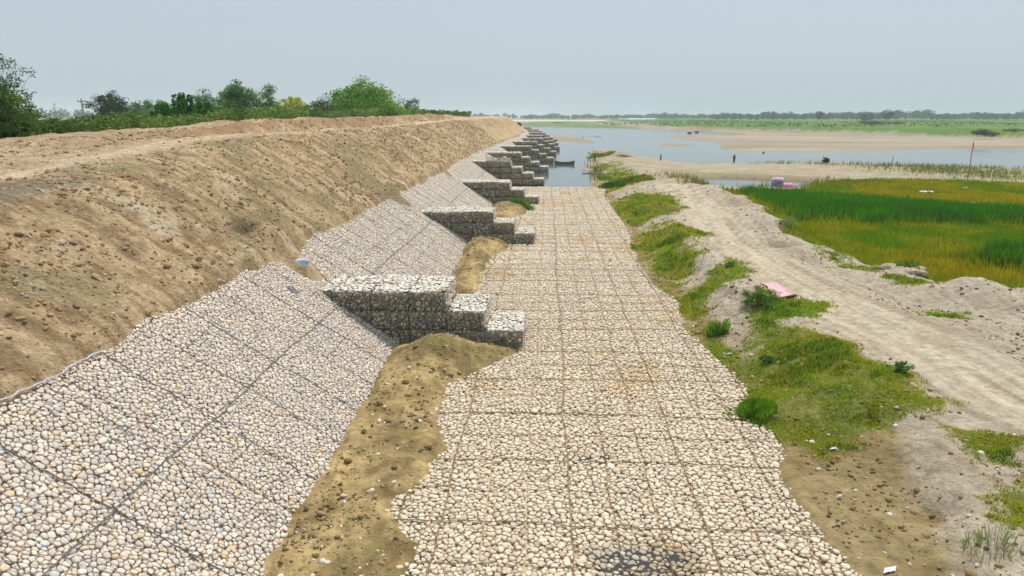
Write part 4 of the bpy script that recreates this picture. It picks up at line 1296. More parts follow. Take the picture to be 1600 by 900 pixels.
# continuous low growth behind the crown
rng = np.random.default_rng(71)
n = 52000
Yc = 33 * (230 / 33.0) ** rng.uniform(0, 1, n)
Sc = 22.2 + rng.uniform(0, 1, n) ** 1.3 * 6.0
topg = 9.25 + .75 * sst(Yc, 45, 80) + .35 * sst(Yc, 90, 160) + 2.2 * fbm(Yc * .3, Sc * .15, 241, 4) - (Sc - 22.2) * .05 - .45 * (1 - sst(Yc, 34, 60)) 
g = earth_profile(Sc, Yc)
zz = g + (topg - g) * rng.uniform(0, 1, n) ** .55
Xc = TOE + xoff(Yc) - Sc
cc = mixc(C(130, 152, 66), C(72, 108, 46), .5 + 2.2 * fbm(Yc * .3, Sc * .4, 242, 4) + rng.uniform(-.2, .2, n)) * rng.uniform(.75, 1.25, (n, 1))
V, Q, CC = leaves(np.stack([Xc, Yc, zz], -1), .12 + .0018 * Yc, cc, 72, .7)
tag(fastmesh('undergrowth', V, Q, None, M_LEAF, None, CC, False), kind='stuff')


def small_bush(name, px, py, z, rad, h, label, cols, seed, n=900, leaf=.07):
    rng = np.random.default_rng(seed)
    c = at(px, py, z); c[2] = float(ground_z(np.array([c[0]]), np.array([c[1]]))[0])
    root = empty(name, tuple(c)); tag(root, label, 'bush')
    lobes = [(rng.uniform(-.5, .5) * rad, rng.uniform(-.5, .5) * rad, h * rng.uniform(.35, .65), rad * .5, rad * .5, h * .35) for _ in range(5)]
    P, ci, cen = crown_pts(lobes, n, seed, rad * .22, 40)
    P[:, 2] = np.maximum(P[:, 2], .02)
    cols = (np.array(cols[0]) * 1.5, np.array(cols[1]) * 1.5)
    cc = mixc(np.array(cols[0]), np.array(cols[1]), rng.uniform(0, 1, 40))[ci] * rng.uniform(.75, 1.25, (n, 1))
    V, Q, CC = leaves(P, leaf, cc, seed + 1)
    fastmesh('foliage', V, Q, None, M_LEAF, root, CC, False)
    m = MB()
    for k in range(10): m.tube([(0, 0, -.05), cen[k] * .5, cen[k]], [.015, .01, .005], 3, C(96, 92, 60))
    m.build('stem', M_BARK, root, local=True)


small_bush('leafy_bush', 1187, 497, .5, .95, 1.0, 'feathery green bush at the near corner of the pink cloth', (C(112, 134, 40), C(52, 90, 34)), 401, 3600, .075)
small_bush('leafy_bush', 1412, 612, .5, .42, .42, 'small round green bush at the edge of the dirt track', (C(90, 128, 36), C(60, 100, 34)), 402, 900, .07)
small_bush('leafy_bush', 1200, 570, .4, .4, .35, 'dark green herb at the left border of the lawn-like grass', (C(60, 110, 36), C(50, 90, 34)), 403, 700, .06)
small_bush('leafy_bush', 1140, 432, .6, .35, .4, 'small green herb on the bank uphill of the pink cloth', (C(80, 130, 50), C(60, 100, 44)), 404, 500, .07)
small_bush('leafy_bush', 1412, 440, .4, .6, .7, 'green bush between the two pale rocks at the field edge', (C(96, 130, 44), C(64, 100, 40)), 405, 800, .09)
small_bush('leafy_bush', 1228, 362, .4, 1.1, .9, 'straggly grey-green bush where the track meets the tall reeds', (C(120, 134, 76), C(90, 110, 56)), 406, 900, .1)
small_bush('leafy_bush', 1290, 256, .2, 1.0, 1.3, 'dark lone bush on the sandy shore right of the standing person', (C(50, 60, 36), C(40, 50, 32)), 407, 500, .3)

# far bushes and trees across the river
def far_tree(name, px, base_py, top_py, wpx, zb, label, cols, seed, cat='tree', n=900):
    c = at(px, base_py, zb); Y = c[1]
    topz = CAM[2] + (181 - top_py) / FPX * Y
    tree(name, px, Y, zb, top_py, wpx, label, cols, n, max(.35, Y / 1067 * 1.5), cat, seed=seed, ncl=60, clump=wpx / FPX * Y * .13, low=.0 if cat == 'bush' else .06, trunk=.05 if cat == 'bush' else .2, nl=6)


FG = (C(56, 84, 40), C(40, 66, 34))
far_tree('lone_tree', 1281, 189, 174.5, 9, 2.8, 'slim dark lone tree on the green plain across the river', FG, 501)
far_tree('lone_tree', 1354, 189.5, 174.5, 19, 2.8, 'pointed dark tree left of the round one on the plain across the river', FG, 502)
far_tree('lone_tree', 1387, 190, 171.5, 18, 2.8, 'round dark tree standing tallest on the plain across the river', FG, 503)
far_tree('dark_bush', 1365, 195, 187, 26, 2.6, 'dark bush in the field in front of the pointed and the round tree', FG, 504, 'bush')
far_tree('dark_bush', 1548, 214, 199, 34, .9, 'dark overgrown bush on the river cliff at the right', (C(64, 84, 44), C(50, 66, 40)), 505, 'bush', 1500)
far_tree('dark_bush', 1585, 212, 197, 34, 1.0, 'green bush at the far right end of the river cliff', (C(84, 110, 52), C(60, 88, 44)), 506, 'bush', 1500)
far_tree('dark_bush', 1400, 194, 189, 24, 2.6, 'low bush right of the tallest tree across the river', FG, 507, 'bush')
far_tree('dark_bush', 810, 200, 190, 9, 1.5, 'dark bush at the far end of the embankment', FG, 508, 'bush')
far_tree('dark_bush', 820, 205, 198.5, 8, 0, 'low dark bush on the farthest spur by the water', FG, 509, 'bush')

rng = np.random.default_rng(81)
P = []; cc = []
def belt(px0, px1, D0, D1, n, h0, h1, zb, skip=0):
    for _ in range(n):
        px = rng.uniform(px0, px1); D = rng.uniform(D0, D1)
        if vnoise(px * .03, 0.0, 251) < skip: continue
        X = at_y(px, 176, D)[0]
        h = rng.uniform(h0, h1) * (.65 + .7 * vnoise(px * .06, 3.0, 252)); w_ = h * rng.uniform(.6, 1.3)
        k = 70
        dv = rng.normal(0, 1, (k, 3)); dv /= np.linalg.norm(dv, axis=1)[:, None]
        r = rng.uniform(.3, 1, (k, 1)) ** .5
        p = dv * r * np.array([w_ * .5, w_ * .5, h * .45]) + np.array([X, D, zb + h * .5])
        P.append(p); cc.append(np.tile(mixc(C(48, 84, 50), C(34, 64, 44), rng.uniform(0, 1)), (k, 1)) * rng.uniform(.8, 1.2, (k, 1)))
belt(1110, 1900, 1150, 1600, 560, 8, 15, 2.8)
belt(1050, 1900, 1800, 2400, 420, 10, 16, 2.5)
belt(820, 1110, 1700, 2500, 240, 8, 15, 1.5)
belt(640, 830, 1900, 2600, 90, 8, 15, 2.0)
belt(-400, 640, 900, 1500, 420, 9, 15, 2.3)
belt(-400, 160, 640, 800, 150, 8, 13, 2.3, .45)
P = np.concatenate(P); cc = np.concatenate(cc)
V, Q, CC = leaves(P, 2.4 * np.clip(P[:, 1] / 1200, .6, 2), cc, 82, .8)
tag(fastmesh('far_woodland', V, Q, None, M_LEAF, None, CC, False), kind='stuff')
# rough growth on the plain across the river
n = 26000
Xc = rng.uniform(20, 1200, n); Yc = rng.uniform(340, 1100, n)
m = (Xc < Yc * .95) & (sdist(FAR, Xc, Yc) > 14) & (fbm(Xc * .02, Yc * .008, 261, 4) + rng.uniform(-.1, .1, n) > .02) & (Xc > 60)
Xc, Yc = Xc[m], Yc[m]; g = ground_z(Xc, Yc)
V, Q, CC = leaves(np.stack([Xc, Yc, g + rng.uniform(.1, .7, len(Xc))], -1), 1.3, mixc(C(104, 128, 60), C(70, 98, 48), rng.uniform(0, 1, len(Xc))), 83, .9)
tag(fastmesh('plain_scrub', V, Q, None, M_LEAF, None, CC, False), kind='stuff')

# ------------------------------------------------------------------ poles
def pole(px, Y, top_py, r, label, cross=False, name='power_pole'):
    X = at_y(px, 176, Y)[0]; top = CAM[2] + (181 - top_py) / FPX * Y
    root = empty(name, (X, Y, 2.3)); tag(root, label, 'pole')
    m = MB(); m.tube([(0, 0, -.5), (0, 0, (top - 2.3) * .6), (0, 0, top - 2.3)], [r * 1.1, r, r * .75], 8, C(158, 150, 138)); m.build('shaft', M_PAINT, root, local=True)
    m = MB(); h = top - 2.3
    m.box((-.75, -.05, h - .55), (.75, .05, h - .43), C(120, 116, 110)); m.build('cross_arm', M_PAINT, root, local=True)
    for x in (-.65, 0, .65):
        m = MB(); m.tube([(x, 0, h - .43), (x, 0, h - .3), (x, 0, h - .22)], [.05, .07, .03], 6, C(90, 60, 50)); m.build('insulator', M_PAINT, root, local=True)
    return np.array([X, Y, top])


p1 = pole(130, 120, 155, .17, 'thick grey power pole standing among the bushes left of the slender one')
p2 = pole(152, 165, 152, .13, 'slender power pole directly left of the rounded grey-green tree')
p3 = pole(87, 330, 162, .20, 'thin distant pole rising from the hazy field at the left')
m = MB()
for x in (-.6, .6):
    a = p1 + [x, 0, -.3]; b = p2 + [x, 0, -.3]
    t = np.linspace(0, 1, 12)[:, None]
    m.tube(a + (b - a) * t - np.array([0, 0, 1.0]) * (4 * t * (1 - t)), .02, 3, C(70, 70, 70))
tag(m.build('power_line', M_WIRE), 'sagging wires between the thick pole and the slender pole', 'wire')
m = MB(); m.tube([p2 + [0, 0, -1], [p2[0] - 3.2, p2[1] - 3, 3]], .02, 3, C(70, 70, 70))
tag(m.build('stay_wire', M_WIRE), 'slanting stay wire of the slender pole by the grey-green tree', 'wire')

# ------------------------------------------------------------------ houses and truck far left
def house(px, D, wpx, label, roofc, wallc):
    X = at_y(px, 176, D)[0]; w_ = wpx / FPX * D
    root = empty('small_house', (X, D, 2.3)); tag(root, label, 'house')
    m = MB(); m.box((-w_ / 2, -2.5, -.3), (w_ / 2, 2.5, 2.8), wallc); m.build('wall', M_PAINT, root, local=True)
    m = MB()
    V = [(-w_ / 2 - .4, -3, 2.75), (w_ / 2 + .4, -3, 2.75), (w_ / 2 + .4, 3, 2.75), (-w_ / 2 - .4, 3, 2.75), (-w_ / 2 - .4, 0, 4.4), (w_ / 2 + .4, 0, 4.4)]
    m.add(V, q=[(0, 1, 5, 4), (2, 3, 4, 5), (0, 3, 2, 1)], t=[(0, 4, 3), (1, 2, 5)], c=roofc); m.build('roof', M_PAINT, root, local=True)
    m = MB(); m.box((-.6, -2.53, -.2), (.5, -2.44, 2.1), C(70, 60, 50)); m.build('door', M_PAINT, root, local=True)


house(58, 620, 9, 'pale-roofed little house at the far end of the left field near the hazy wood', C(210, 216, 220), C(170, 160, 150))
house(76, 640, 12, 'reddish long house left of the thin distant pole', C(150, 110, 96), C(160, 150, 140))
house(199, 520, 8, 'white house half hidden behind the rounded grey-green tree', C(220, 220, 220), C(200, 196, 190))
house(219, 540, 6, 'smallest white-roofed house between the grey-green tree and the broad-leaved shrubs', C(226, 228, 232), C(180, 176, 170))
c = at_y(83, 184, 700)
tr_ = empty('parked_truck', (c[0], 700, 2.35)); tag(tr_, 'tiny dark truck on the field road near the thin distant pole', 'truck')
m = MB(); m.box((-2.6, -1.2, .9), (1.4, 1.2, 3.0), C(90, 70, 66)); m.build('cargo_body', M_PAINT, tr_, local=True)
m = MB(); m.box((1.5, -1.15, .8), (3.2, 1.15, 2.7), C(110, 80, 80)); m.build('cab', M_PAINT, tr_, local=True)
for x in (-1.6, 2.3):
    for y in (-1.1, 1.1):
        m = MB(); m.tube([(x, y - .15, .5), (x, y + .15, .5)], .5, 10, C(30, 30, 30)); m.build('wheel', M_PAINT, tr_, local=True)


# ------------------------------------------------------------------ figures
def skin_body(name, verts, edges, radii, colr, parent=None, sub=1, root=0):
    me = bpy.data.meshes.new(name); me.from_pydata(verts, edges, [])
    o = bpy.data.objects.new(name, me); COL.objects.link(o)
    sm = o.modifiers.new('skin', 'SKIN')
    for i, r in enumerate(radii):
        me.skin_vertices[0].data[i].radius = (r, r) if not isinstance(r, tuple) else r
        me.skin_vertices[0].data[i].use_root = (i == root)
    ss = o.modifiers.new('sub', 'SUBSURF'); ss.levels = sub; ss.render_levels = sub
    mm = bpy.data.materials.new(name + '_colour'); mm.use_nodes = True
    mm.node_tree.nodes['Principled BSDF'].inputs['Base Color'].default_value = (*colr, 1)
    mm.node_tree.nodes['Principled BSDF'].inputs['Roughness'].default_value = .8
    me.materials.append(mm)
    if parent is not None: o.parent = parent
    return o


c = at(1146.5, 256.3, .1); gz_ = float(ground_z(np.array([c[0]]), np.array([c[1]]))[0])
per = empty('person', (c[0], c[1], max(gz_, -.35))); tag(per, 'person in dark trousers and reddish top standing at the edge of the river', 'person')
skin_body('body', [(0, 0, .92), (0, 0, 1.15), (0, -.02, 1.38), (0, -.02, 1.50), (0, -.03, 1.64), (-.10, 0, .88), (-.12, -.03, .48), (-.14, 0, .06), (-.15, -.12, .03), (.10, 0, .88), (.14, .05, .48), (.17, .08, .06), (.18, -.04, .03),
                   (-.19, -.02, 1.38), (-.25, -.02, 1.12), (-.22, -.16, .92), (.19, -.02, 1.38), (.26, 0, 1.12), (.25, -.1, .88)],
          [(0, 1), (1, 2), (2, 3), (3, 4), (0, 5), (5, 6), (6, 7), (7, 8), (0, 9), (9, 10), (10, 11), (11, 12), (2, 13), (13, 14), (14, 15), (2, 16), (16, 17), (17, 18)],
          [.15, .13, .14, .055, .10, .09, .065, .04, .04, .09, .065, .04, .04, .06, .045, .03, .06, .045, .03], C(96, 70, 56), per)
m = MB(); k = 10
for z, r in ((.90, .19), (.93, .185), (1.2, .165), (1.42, .2), (1.47, .12)): pass
m.tube([(0, 0, .88), (0, 0, 1.0), (0, 0, 1.2), (0, -.01, 1.38), (0, -.01, 1.47)], [.20, .19, .18, .21, .11], 10, C(150, 60, 60)); m.build('shirt', M_SKIN, per, True, local=True)
m = MB()
m.tube([(0, 0, 1.0), (-.05, 0, .86), (-.12, -.03, .48), (-.14, 0, .12)], [.17, .14, .09, .075], 8, C(40, 42, 54)); m.tube([(0, 0, 1.0), (.05, 0, .86), (.14, .05, .48), (.17, .08, .12)], [.17, .14, .09, .075], 8, C(40, 42, 54)); m.build('trousers', M_SKIN, per, True, local=True)
m = MB(); m.tube([(0, -.01, 1.62), (0, .0, 1.70), (0, 0, 1.76)], [.118, .112, .05], 10, C(26, 22, 20)); m.build('hair', M_SKIN, per, True, local=True)


def buffalo_proto():
    root = empty('water_buffalo', (0, 0, 0))
    skin_body('body', [(-.9, 0, 1.15), (-.3, 0, 1.1), (.4, 0, 1.1), (.85, 0, 1.2), (1.2, 0, 1.3), (1.5, 0, 1.2), (1.75, 0, 1.0), (-.85, .22, .9), (-.7, .24, .6), (-.9, .24, .4), (-.87, .24, .03), (-.85, -.22, .9), (-.7, -.24, .6), (-.9, -.24, .4), (-.87, -.24, .03),
                       (.75, .2, .8), (.78, .22, .42), (.76, .22, .03), (.75, -.2, .8), (.78, -.22, .42), (.76, -.22, .03), (-1.2, 0, 1.1), (-1.25, 0, .6)],
              [(0, 1), (1, 2), (2, 3), (3, 4), (4, 5), (5, 6), (0, 7), (7, 8), (8, 9), (9, 10), (0, 11), (11, 12), (12, 13), (13, 14), (3, 15), (15, 16), (16, 17), (3, 18), (18, 19), (19, 20), (0, 21), (21, 22)],
              [.36, .42, .42, .36, .2, .19, .1, .2, .13, .08, .07, .2, .13, .08, .07, .16, .09, .07, .16, .09, .07, .05, .03], C(52, 46, 44), root, root=1)
    for s in (-1, 1):
        m = MB(); m.tube([(1.45, s * .1, 1.36), (1.3, s * .32, 1.45), (1.05, s * .38, 1.5)], [.05, .04, .015], 5, C(60, 56, 52)); m.build('horn', M_PAINT, root, local=True)
    return root


def copy_tree(o, parent=None):
    n_ = o.copy(); COL.objects.link(n_)
    if parent is not None: n_.parent = parent
    for ch in list(o.children):
        copy_tree(ch, n_)
    return n_


proto = buffalo_proto(); used = False
rng = np.random.default_rng(91)
herd = [(865, 193.3, .6, 0), (868, 193.5, .6, 0), (871, 193.2, .6, 0), (874, 193.4, .6, 0), (876.5, 193.2, .6, 0), (882, 193.3, .6, 0), (889, 193.0, .6, 0), (973, 190, .8, 0), (976, 190.1, .8, 0), (981, 190, .8, 0),
        (892, 198.0, -.3, 1), (902, 198.3, -.3, 1), (1077, 208.4, -.3, 3), (1089, 207.4, -.3, 3)]
bird = empty('waterbird', (0, 0, 0))
skin_body('body', [(-.42, 0, .16), (-.2, 0, .12), (.15, 0, .14), (.34, 0, .3), (.42, 0, .52), (.56, 0, .5)], [(0, 1), (1, 2), (2, 3), (3, 4), (4, 5)], [.05, .2, .17, .07, .07, .025], C(44, 42, 40), bird, root=1)
for i_, (px, py, lab) in enumerate(((911, 214.4, 'lone dark waterbird left of the loose line of birds in mid river'), (922, 213.6, 'leftmost dark waterbird of the line in mid river'), (929, 213.5, 'second waterbird from the left in the mid-river line'), (933, 213.7, 'third waterbird from the left in the mid-river line'), (937.5, 213.6, 'rightmost waterbird of the mid-river line'), (1193, 239, 'lone dark waterbird just below the tip of the large sand bar'))):
    o = bird if i_ == 0 else copy_tree(bird)
    c = at(px, py, ZW); o.location = (c[0], c[1], ZW); o.rotation_euler = (0, 0, i_ * 1.3); o.scale = (.8, .8, .8)
    tag(o, lab, 'waterbird', 'waterbirds on the river')
LB = ['dark water buffalo in the herd grazing on the green land beyond the river', 'dark buffalo wading close to the far shore below the grazing herd', '', 'dark buffalo in the water in front of the far sand bar']
for (px, py, z, g_) in herd:
    o = proto if not used else copy_tree(proto); used = True
    c = at(px, py, z)
    gz_ = float(ground_z(np.array([c[0]]), np.array([c[1]]))[0]) if g_ == 0 else ZW - .72
    o.location = (c[0], c[1], gz_); o.rotation_euler = (0, 0, rng.uniform(0, 6.28))
    o['label'] = LB[g_]
    HW = ['leftmost', 'second', 'third', 'fourth', 'fifth', 'sixth', 'seventh']
    hn = herd.index((px, py, z, g_))
    if hn < 7: o['label'] = HW[hn] + ' water buffalo from the left in the herd on the green land beyond the river'
    elif hn < 10: o['label'] = HW[hn - 7] + ' of three buffaloes grazing by the pale sand strip beyond the river'
    elif hn < 12: o['label'] = ['left', 'right'][hn - 10] + ' one of two dark buffaloes wading below the grazing herd'
    else: o['label'] = ['larger left', 'smaller right'][hn - 12] + ' dark buffalo in the water in front of the far sand bar'
    o['category'] = 'water buffalo'; o['group'] = ['grazing buffaloes', 'wading buffaloes', 'swimming buffaloes', 'buffaloes by the sand bar'][g_]

# ------------------------------------------------------------------ boat and other things
a = at(866, 256.8, ZW); b = at(898, 257, ZW)
ctr = (a + b) / 2; Lb = float(np.linalg.norm(b - a)); ang = math.atan2(b[1] - a[1], b[0] - a[0])
bt = empty('wooden_boat', (ctr[0], ctr[1], ZW), ang); tag(bt, 'long low grey wooden boat moored at the foot of the sixth spur', 'boat')
ns = 15; V = []; q = []
for i in range(ns):
    t = i / (ns - 1) * 2 - 1
    wd = .62 * (1 - abs(t) ** 4 * .45); sh = .48 + .30 * t * t
    x = t * Lb / 2
    V += [(x, -wd, sh), (x * .97, -wd * .75, -.15), (x * .97, wd * .75, -.15), (x, wd, sh), (x * .985, wd - .07, sh - .01), (x * .96, wd * .7, .05), (x * .96, -wd * .7, .05), (x * .985, -wd + .07, sh - .01)]
for i in range(ns - 1):
    for j in range(8):
        q.append((i * 8 + j, i * 8 + (j + 1) % 8, (i + 1) * 8 + (j + 1) % 8, (i + 1) * 8 + j))
q += [(0, 1, 2, 3), ((ns - 1) * 8, (ns - 1) * 8 + 3, (ns - 1) * 8 + 2, (ns - 1) * 8 + 1), (0, 3, 4, 7), (7, 4, 5, 6), ((ns - 1) * 8 + 7, (ns - 1) * 8 + 4, (ns - 1) * 8 + 3, (ns - 1) * 8), ((ns - 1) * 8 + 6, (ns - 1) * 8 + 5, (ns - 1) * 8 + 4, (ns - 1) * 8 + 7)]
m = MB(); m.add(V, q=q, c=C(112, 106, 98)); m.build('hull', M_PAINT, bt, local=True)
for x in (-.3, 0, .3):
    m = MB(); m.box((x * Lb - .12, -.52, .36), (x * Lb + .12, .52, .40), C(130, 122, 108)); m.build('thwart', M_PAINT, bt, local=True)


def on_ground(px, py, z):
    c = at(px, py, z); c[2] = float(ground_z(np.array([c[0]]), np.array([c[1]]))[0]); return c


# pink cloth spread on the track
c = on_ground(1213, 463, .75)
corners = [at(1186, 450, .85), at(1212, 449, .85), at(1242, 472, .85), at(1211, 476.5, .85)]
nu, nv = 26, 26
U_, V_ = np.meshgrid(np.linspace(0, 1, nu), np.linspace(0, 1, nv), indexing='ij')
XY = [(1 - U_) * (1 - V_) * corners[0][k] + V_ * (1 - U_) * corners[1][k] + U_ * V_ * corners[2][k] + U_ * (1 - V_) * corners[3][k] for k in (0, 1)]
g = ground_z(XY[0], XY[1])
gp = np.quantile(g, .8)
Zc = np.maximum(g + .07, gp * .35 + g * .65 + .05) + .05 * fbm(U_ * 5, V_ * 3, 271) + .025 * np.sin(U_ * 30 + 3 * V_) * (U_ > .45)
idx = np.arange(nu * nv).reshape(nu, nv)
top_ = np.stack([XY[0], XY[1], Zc], -1).reshape(-1, 3); bot = top_ - [0, 0, .015]
q1 = np.stack([idx[:-1, :-1], idx[1:, :-1], idx[1:, 1:], idx[:-1, 1:]], -1).reshape(-1, 4)
pc = mixc(C(206, 150, 152), C(226, 198, 192), .4 + 2 * fbm(U_ * 3, V_ * 8, 272, 4)); pc = mixc(pc, C(190, 150, 166), sst(.5 - U_, 0, .4) * .5).reshape(-1, 3)
cl = empty('spread_cloth', tuple(c)); tag(cl, 'faded pink cloth spread flat on the dirt track beside a green bush', 'cloth')
to_local(fastmesh('sheet', np.concatenate([top_, bot]), np.concatenate([q1, q1[:, ::-1] + nu * nv]), None, M_CLOTH, None, np.concatenate([pc, pc * .8])), cl)
m = MB(); e0 = top_[idx[-1, 0]]; e1 = top_[idx[-1, -1]]
m.tube([e0 + [0, 0, .01], (e0 + e1) / 2 + [0, 0, .03], e1 + [0, 0, .03]], [.035, .045, .075], 7, C(92, 58, 46)); m.build('rolled_edge', M_CLOTH, cl)

# purple and pink covered heap at the pool
c = on_ground(1216, 293, -.2)
hp = empty('cloth_covered_heap', (c[0], c[1], max(c[2], -.35)), -.25); tag(hp, 'heap wrapped in purple and pink printed cloth standing in the shallow pool', 'covered heap')


def lump(lo, hi, colf, seed, nx=12, roof=.0, shear=0.0):
    """rounded sagging box of cloth"""
    V = []; 
    th = np.linspace(0, 2 * math.pi, 29)[:-1]; lv = np.linspace(0, 1, 9)
    cx, cy = (lo[0] + hi[0]) / 2, (lo[1] + hi[1]) / 2; rx, ry = (hi[0] - lo[0]) / 2, (hi[1] - lo[1]) / 2; H = hi[2] - lo[2]
    TH, LV = np.meshgrid(th, lv, indexing='ij')
    ex = .22
    sc_ = np.where(LV < .6, 1, 1 - ((LV - .6) / .4) ** 3 * .30)
    X = cx + rx * sc_ * np.sign(np.cos(TH)) * np.abs(np.cos(TH)) ** ex + shear * LV; Y = cy + ry * sc_ * np.sign(np.sin(TH)) * np.abs(np.sin(TH)) ** ex
    Z = lo[2] + H * LV
    nn = fbm(X * 2 + seed, Z * 2.5 + Y, 281, 4) * .45
    X = X + nn * np.cos(TH); Y = Y + nn * np.sin(TH)
    n1, n2 = X.shape; idx = np.arange(n1 * n2).reshape(n1, n2)
    q = np.stack([idx, np.roll(idx, -1, 0)], 0)
    Q = np.stack([q[0][:, :-1], q[1][:, :-1], q[1][:, 1:], q[0][:, 1:]], -1).reshape(-1, 4)
    Vv = np.stack([X, Y, Z], -1).reshape(-1, 3)
    ctop = Vv[idx[:, -1]].mean(0); Vv = np.concatenate([Vv, [ctop + [0, 0, .03]]])
    T = np.array([(idx[i, -1], idx[(i + 1) % n1, -1], len(Vv) - 1) for i in range(n1)])
    return Vv, Q, T, colf(Vv)


def purp(V):
    n_ = fbm(V[:, 0] * 5, V[:, 2] * 5 + V[:, 1] * 3, 283, 3)
    side = mixc(C(120, 104, 150), C(186, 176, 204), .5 + 6 * n_)
    return mixc(side, C(214, 184, 210), sst(V[:, 2], .9, 1.25)[:] * .8)


def pinkf(V):
    n_ = fbm(V[:, 0] * 3, V[:, 2] * 3 + V[:, 1] * 2, 284, 3)
    return mixc(C(218, 170, 200), C(222, 110, 168), sst(n_ - V[:, 2] * .4 + .3, -.05, .15))


V_, Q_, T_, C_ = lump((-1.15, -.7, -.3), (.45, .8, 1.45), purp, 1, shear=.25)
fastmesh('purple_bundle', V_, Q_, T_, M_CLOTH, hp, C_)
V_, Q_, T_, C_ = lump((.2, -.85, -.3), (1.75, .5, .75), pinkf, 7, shear=.2)
fastmesh('pink_bundle', V_, Q_, T_, M_CLOTH, hp, C_)

# red marker pole
c = on_ground(1511.5, 281.5, .25); hgt = 57 / FPX * c[1]
mp_ = empty('marker_pole', tuple(c)); tag(mp_, 'thin tall pole with a red tip planted beyond the reed field', 'pole')
m = MB(); m.tube([(0, 0, -.3), (.03, 0, hgt * .5), (0, 0, hgt)], [.07, .06, .045], 6, C(176, 120, 108)); m.build('shaft', M_PAINT, mp_, local=True)
m = MB(); m.add([(0, 0, hgt), (.02, .0, hgt - 1.1), (.18, .06, hgt - .9), (.14, .04, hgt - .35), (0, .02, hgt), (.02, .02, hgt - 1.1), (.18, .08, hgt - .9), (.14, .06, hgt - .35)], q=[(0, 1, 2, 3), (7, 6, 5, 4)], c=C(196, 44, 40)); m.build('red_flag', M_CLOTH, mp_, local=True)

for (px, py, hh, r_, lab) in ((1032, 251, 1.3, .16, 'short dark post on the sandy shore at the start of the track'), (929, 251.5, 1.2, .16, 'short dark post in the water by the tip of the spit'), (1394, 256.5, 1.6, .06, 'thin stake on the far sandy shore left of the red-tipped pole')):
    c = on_ground(px, py, -.1)
    m = MB(); m.tube([(c[0], c[1], max(c[2], -.6) - .2), (c[0] + .05, c[1], c[2] + hh * .6), (c[0], c[1], c[2] + hh)], [r_, r_ * .9, r_ * .7], 7, C(74, 62, 54))
    tag(m.build('wooden_post', M_PAINT), lab, 'post')

# brushwood on the tip of the spit and branch in the channel
rng = np.random.default_rng(95)
c = on_ground(970, 243, .6); m = MB()
for k in range(34):
    a_ = rng.uniform(0, 6.28); L_ = rng.uniform(.6, 1.9); o_ = rng.normal(0, .8, 2)
    p0 = c + [o_[0] - math.cos(a_) * L_ / 2, o_[1] - math.sin(a_) * L_ / 2, rng.uniform(.05, .5)]
    m.tube([p0, p0 + [math.cos(a_) * L_ / 2, math.sin(a_) * L_ / 2, rng.uniform(0, .3)], p0 + [math.cos(a_) * L_, math.sin(a_) * L_, 0]], [.05, .045, .02], 4, C(124, 108, 92) * rng.uniform(.6, 1.3))
tag(m.build('brushwood_pile', M_BARK), 'grey-brown pile of brushwood on the crest of the sand spit', 'brushwood')
c = at(917, 271.5, ZW); m = MB()
m.tube([c + [-.9, 0, .02], c + [0, .1, .05], c + [.9, -.05, .03]], [.05, .07, .04], 5, C(104, 100, 96)); m.tube([c + [.2, .1, .05], c + [.5, .3, .35]], [.03, .015], 4, C(104, 100, 96)); m.tube([c + [-.4, .1, .05], c + [-.7, -.3, .3]], [.03, .015], 4, C(104, 100, 96))
tag(m.build('floating_branch', M_BARK), 'grey branch floating in the channel between the spurs and the spit', 'branch')

# pale rocks at the field edge
for i, (px, py, s_, lab) in enumerate(((1388, 432, .42, 'pale soil lump at the field edge, left of the small green bush'), (1430, 442, .5, 'larger pale soil lump at the field edge, right of the small green bush'))):
    c = on_ground(px, py, .6)
    rng = np.random.default_rng(600 + i)
    n1, n2 = 18, 9
    TH, PH = np.meshgrid(np.linspace(0, 2 * math.pi, n1, endpoint=False), np.linspace(-.5, math.pi / 2, n2), indexing='ij')
    rr = s_ * .8 * (1 + 1.6 * fbm(np.cos(TH) * 1.5 + 5 * i, np.sin(TH) * 1.5 + PH * 1.5, 291, 4))
    V = np.stack([c[0] + 1.5 * rr * np.cos(TH) * np.cos(PH), c[1] + rr * np.sin(TH) * np.cos(PH), c[2] - .05 + .7 * rr * np.sin(PH)], -1)
    idx = np.arange(n1 * n2).reshape(n1, n2); nx_ = np.roll(idx, -1, 0)
    Q = np.stack([idx[:, :-1], nx_[:, :-1], nx_[:, 1:], idx[:, 1:]], -1).reshape(-1, 4)
    tag(fastmesh('soil_lump', V.reshape(-1, 3), Q, None, M_GROUND, None, np.tile(C(196, 182, 160), (n1 * n2, 1))), lab, 'soil lump')

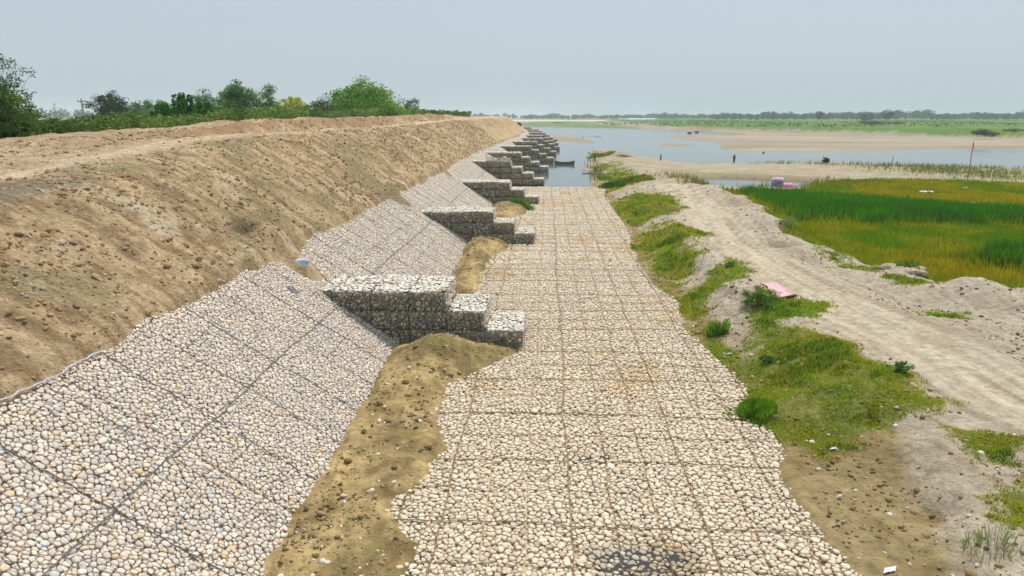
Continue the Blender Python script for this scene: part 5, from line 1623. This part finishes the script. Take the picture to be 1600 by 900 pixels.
# litter: sheets of white plastic
for i, (px, py, z, L_, lab) in enumerate(((1448, 301, .5, 1.7, 'crumpled white plastic sheet lying on the yellow reeds'), (1508, 294.5, .5, .6, 'small white plastic scrap in the reeds near the red-tipped pole'), (1521, 318, .5, .5, 'white plastic scrap in the reeds nearest the tall green band'),
                                         (1304, 650 + 50, .2, .22, 'bluish white plastic scrap at the lower edge of the lawn-like grass'), (1390, 893, .1, .28, 'whitish flat stone-like plastic scrap at the bottom right'), (28 + 1112, 553, .2, .2, 'pale blue plastic scrap at the left border of the grass'),
                                         (122 + 400, 640 - 60 + 400, 0, 0, None))):
    if lab is None: continue
    c = on_ground(px, py, z); rng = np.random.default_rng(620 + i)
    if z == .5: c[2] += .35
    n1 = 9; U_, V_ = np.meshgrid(np.linspace(-.5, .5, n1), np.linspace(-.5, .5, n1), indexing='ij')
    X = c[0] + U_ * L_ + V_ * .1; Y = c[1] + V_ * L_ * .6 + U_ * .3 * L_; Z = c[2] + .04 + .3 * L_ * np.abs(fbm(U_ * 4 + i * 7, V_ * 4, 293, 3))
    tp = np.stack([X, Y, Z], -1).reshape(-1, 3); idx = np.arange(81).reshape(9, 9)
    q1 = np.stack([idx[:-1, :-1], idx[1:, :-1], idx[1:, 1:], idx[:-1, 1:]], -1).reshape(-1, 4)
    tag(fastmesh('plastic_scrap', np.concatenate([tp, tp - [0, 0, .01]]), np.concatenate([q1, q1[:, ::-1] + 81]), None, M_CLOTH, None, np.tile(C(214, 218, 224), (162, 1))), lab, 'plastic scrap')

# filter cloth showing along the top edge of the pitching
for i, (pts_, w_, lab) in enumerate((([(40, 634), (62, 618), (78, 604), (102, 594), (122, 582), (128, 572), (150, 560), (178, 545)], .022, 'bluish-white filter cloth edge along the top of the nearest stone slope'),)):
    Yq = np.array([at(a_, b_, 3.6)[1] for a_, b_ in pts_]); Yq.sort()
    t = np.linspace(0, 1, 16 * len(pts_)); Yw = Yq[0] + (Yq[-1] - Yq[0]) * t
    S_ = ZU * RUN + fbm(Yw * .5, 0 * Yw, 101, 4) * .38 - .02 + (.25 if i == 9 else 0) * np.sin(t * 3.1) + .12 * fbm(Yw * 2, t, 296)
    if i:
        Wq = np.array([at(a_, b_, 3.72) for a_, b_ in pts_]); tt = t * (len(Wq) - 1)
        Wq = np.stack([np.interp(tt, np.arange(len(Wq)), Wq[:, k]) for k in range(3)], -1); Yw = Wq[:, 1]; S_ = TOE + xoff(Yw) - Wq[:, 0]
    W = np.stack([TOE + xoff(Yw) - S_, Yw, np.maximum(S_ / RUN + .10, earth_profile(S_, Yw) + .02) + .03 * fbm(Yw * 4, t * 0, 297)], -1)
    t = Yw * 3
    m = MB(); rr = w_ * .8 * (.6 + .8 * vnoise(t * 1.3, t * 0, 298))
    m.tube(W, rr, 6, C(196, 200, 214)); tag(m.build('filter_cloth', M_CLOTH, smooth=True), lab, 'filter cloth')

c = at(475, 407, 3.75)
V_, Q_, T_, C_ = lump((c[0] - .2, c[1] - .13, c[2] - .2), (c[0] + .2, c[1] + .13, c[2] + .04), lambda V: mixc(C(206, 210, 220), C(150, 170, 210), .4 + 3 * fbm(V[:, 0] * 6, V[:, 2] * 6 + V[:, 1], 299)), 3)
V_[:, :2] = c[:2] + (V_[:, :2] - c[:2]) * 1.0
tag(fastmesh('stone_sack', V_, Q_, T_, M_CLOTH, None, C_), 'small white and blue sack at the upper corner of the second stone slope', 'sack')

# ------------------------------------------------------------------ air
hz = MB(); hz.box((-7600, -60, -6), (9300, 9600, 60))
ho = hz.build('haze', None); tag(ho, kind='stuff')
hm = bpy.data.materials.new('haze_air'); hm.use_nodes = True
nt = hm.node_tree; nt.nodes.remove(nt.nodes['Principled BSDF'])
pv = nt.nodes.new('ShaderNodeVolumePrincipled')
pv.inputs['Color'].default_value = (.82, .93, 1.0, 1)
pv.inputs['Density'].default_value = 0.00026
nt.links.new(pv.outputs[0], nt.nodes['Material Output'].inputs['Volume'])
ho.data.materials.append(hm)
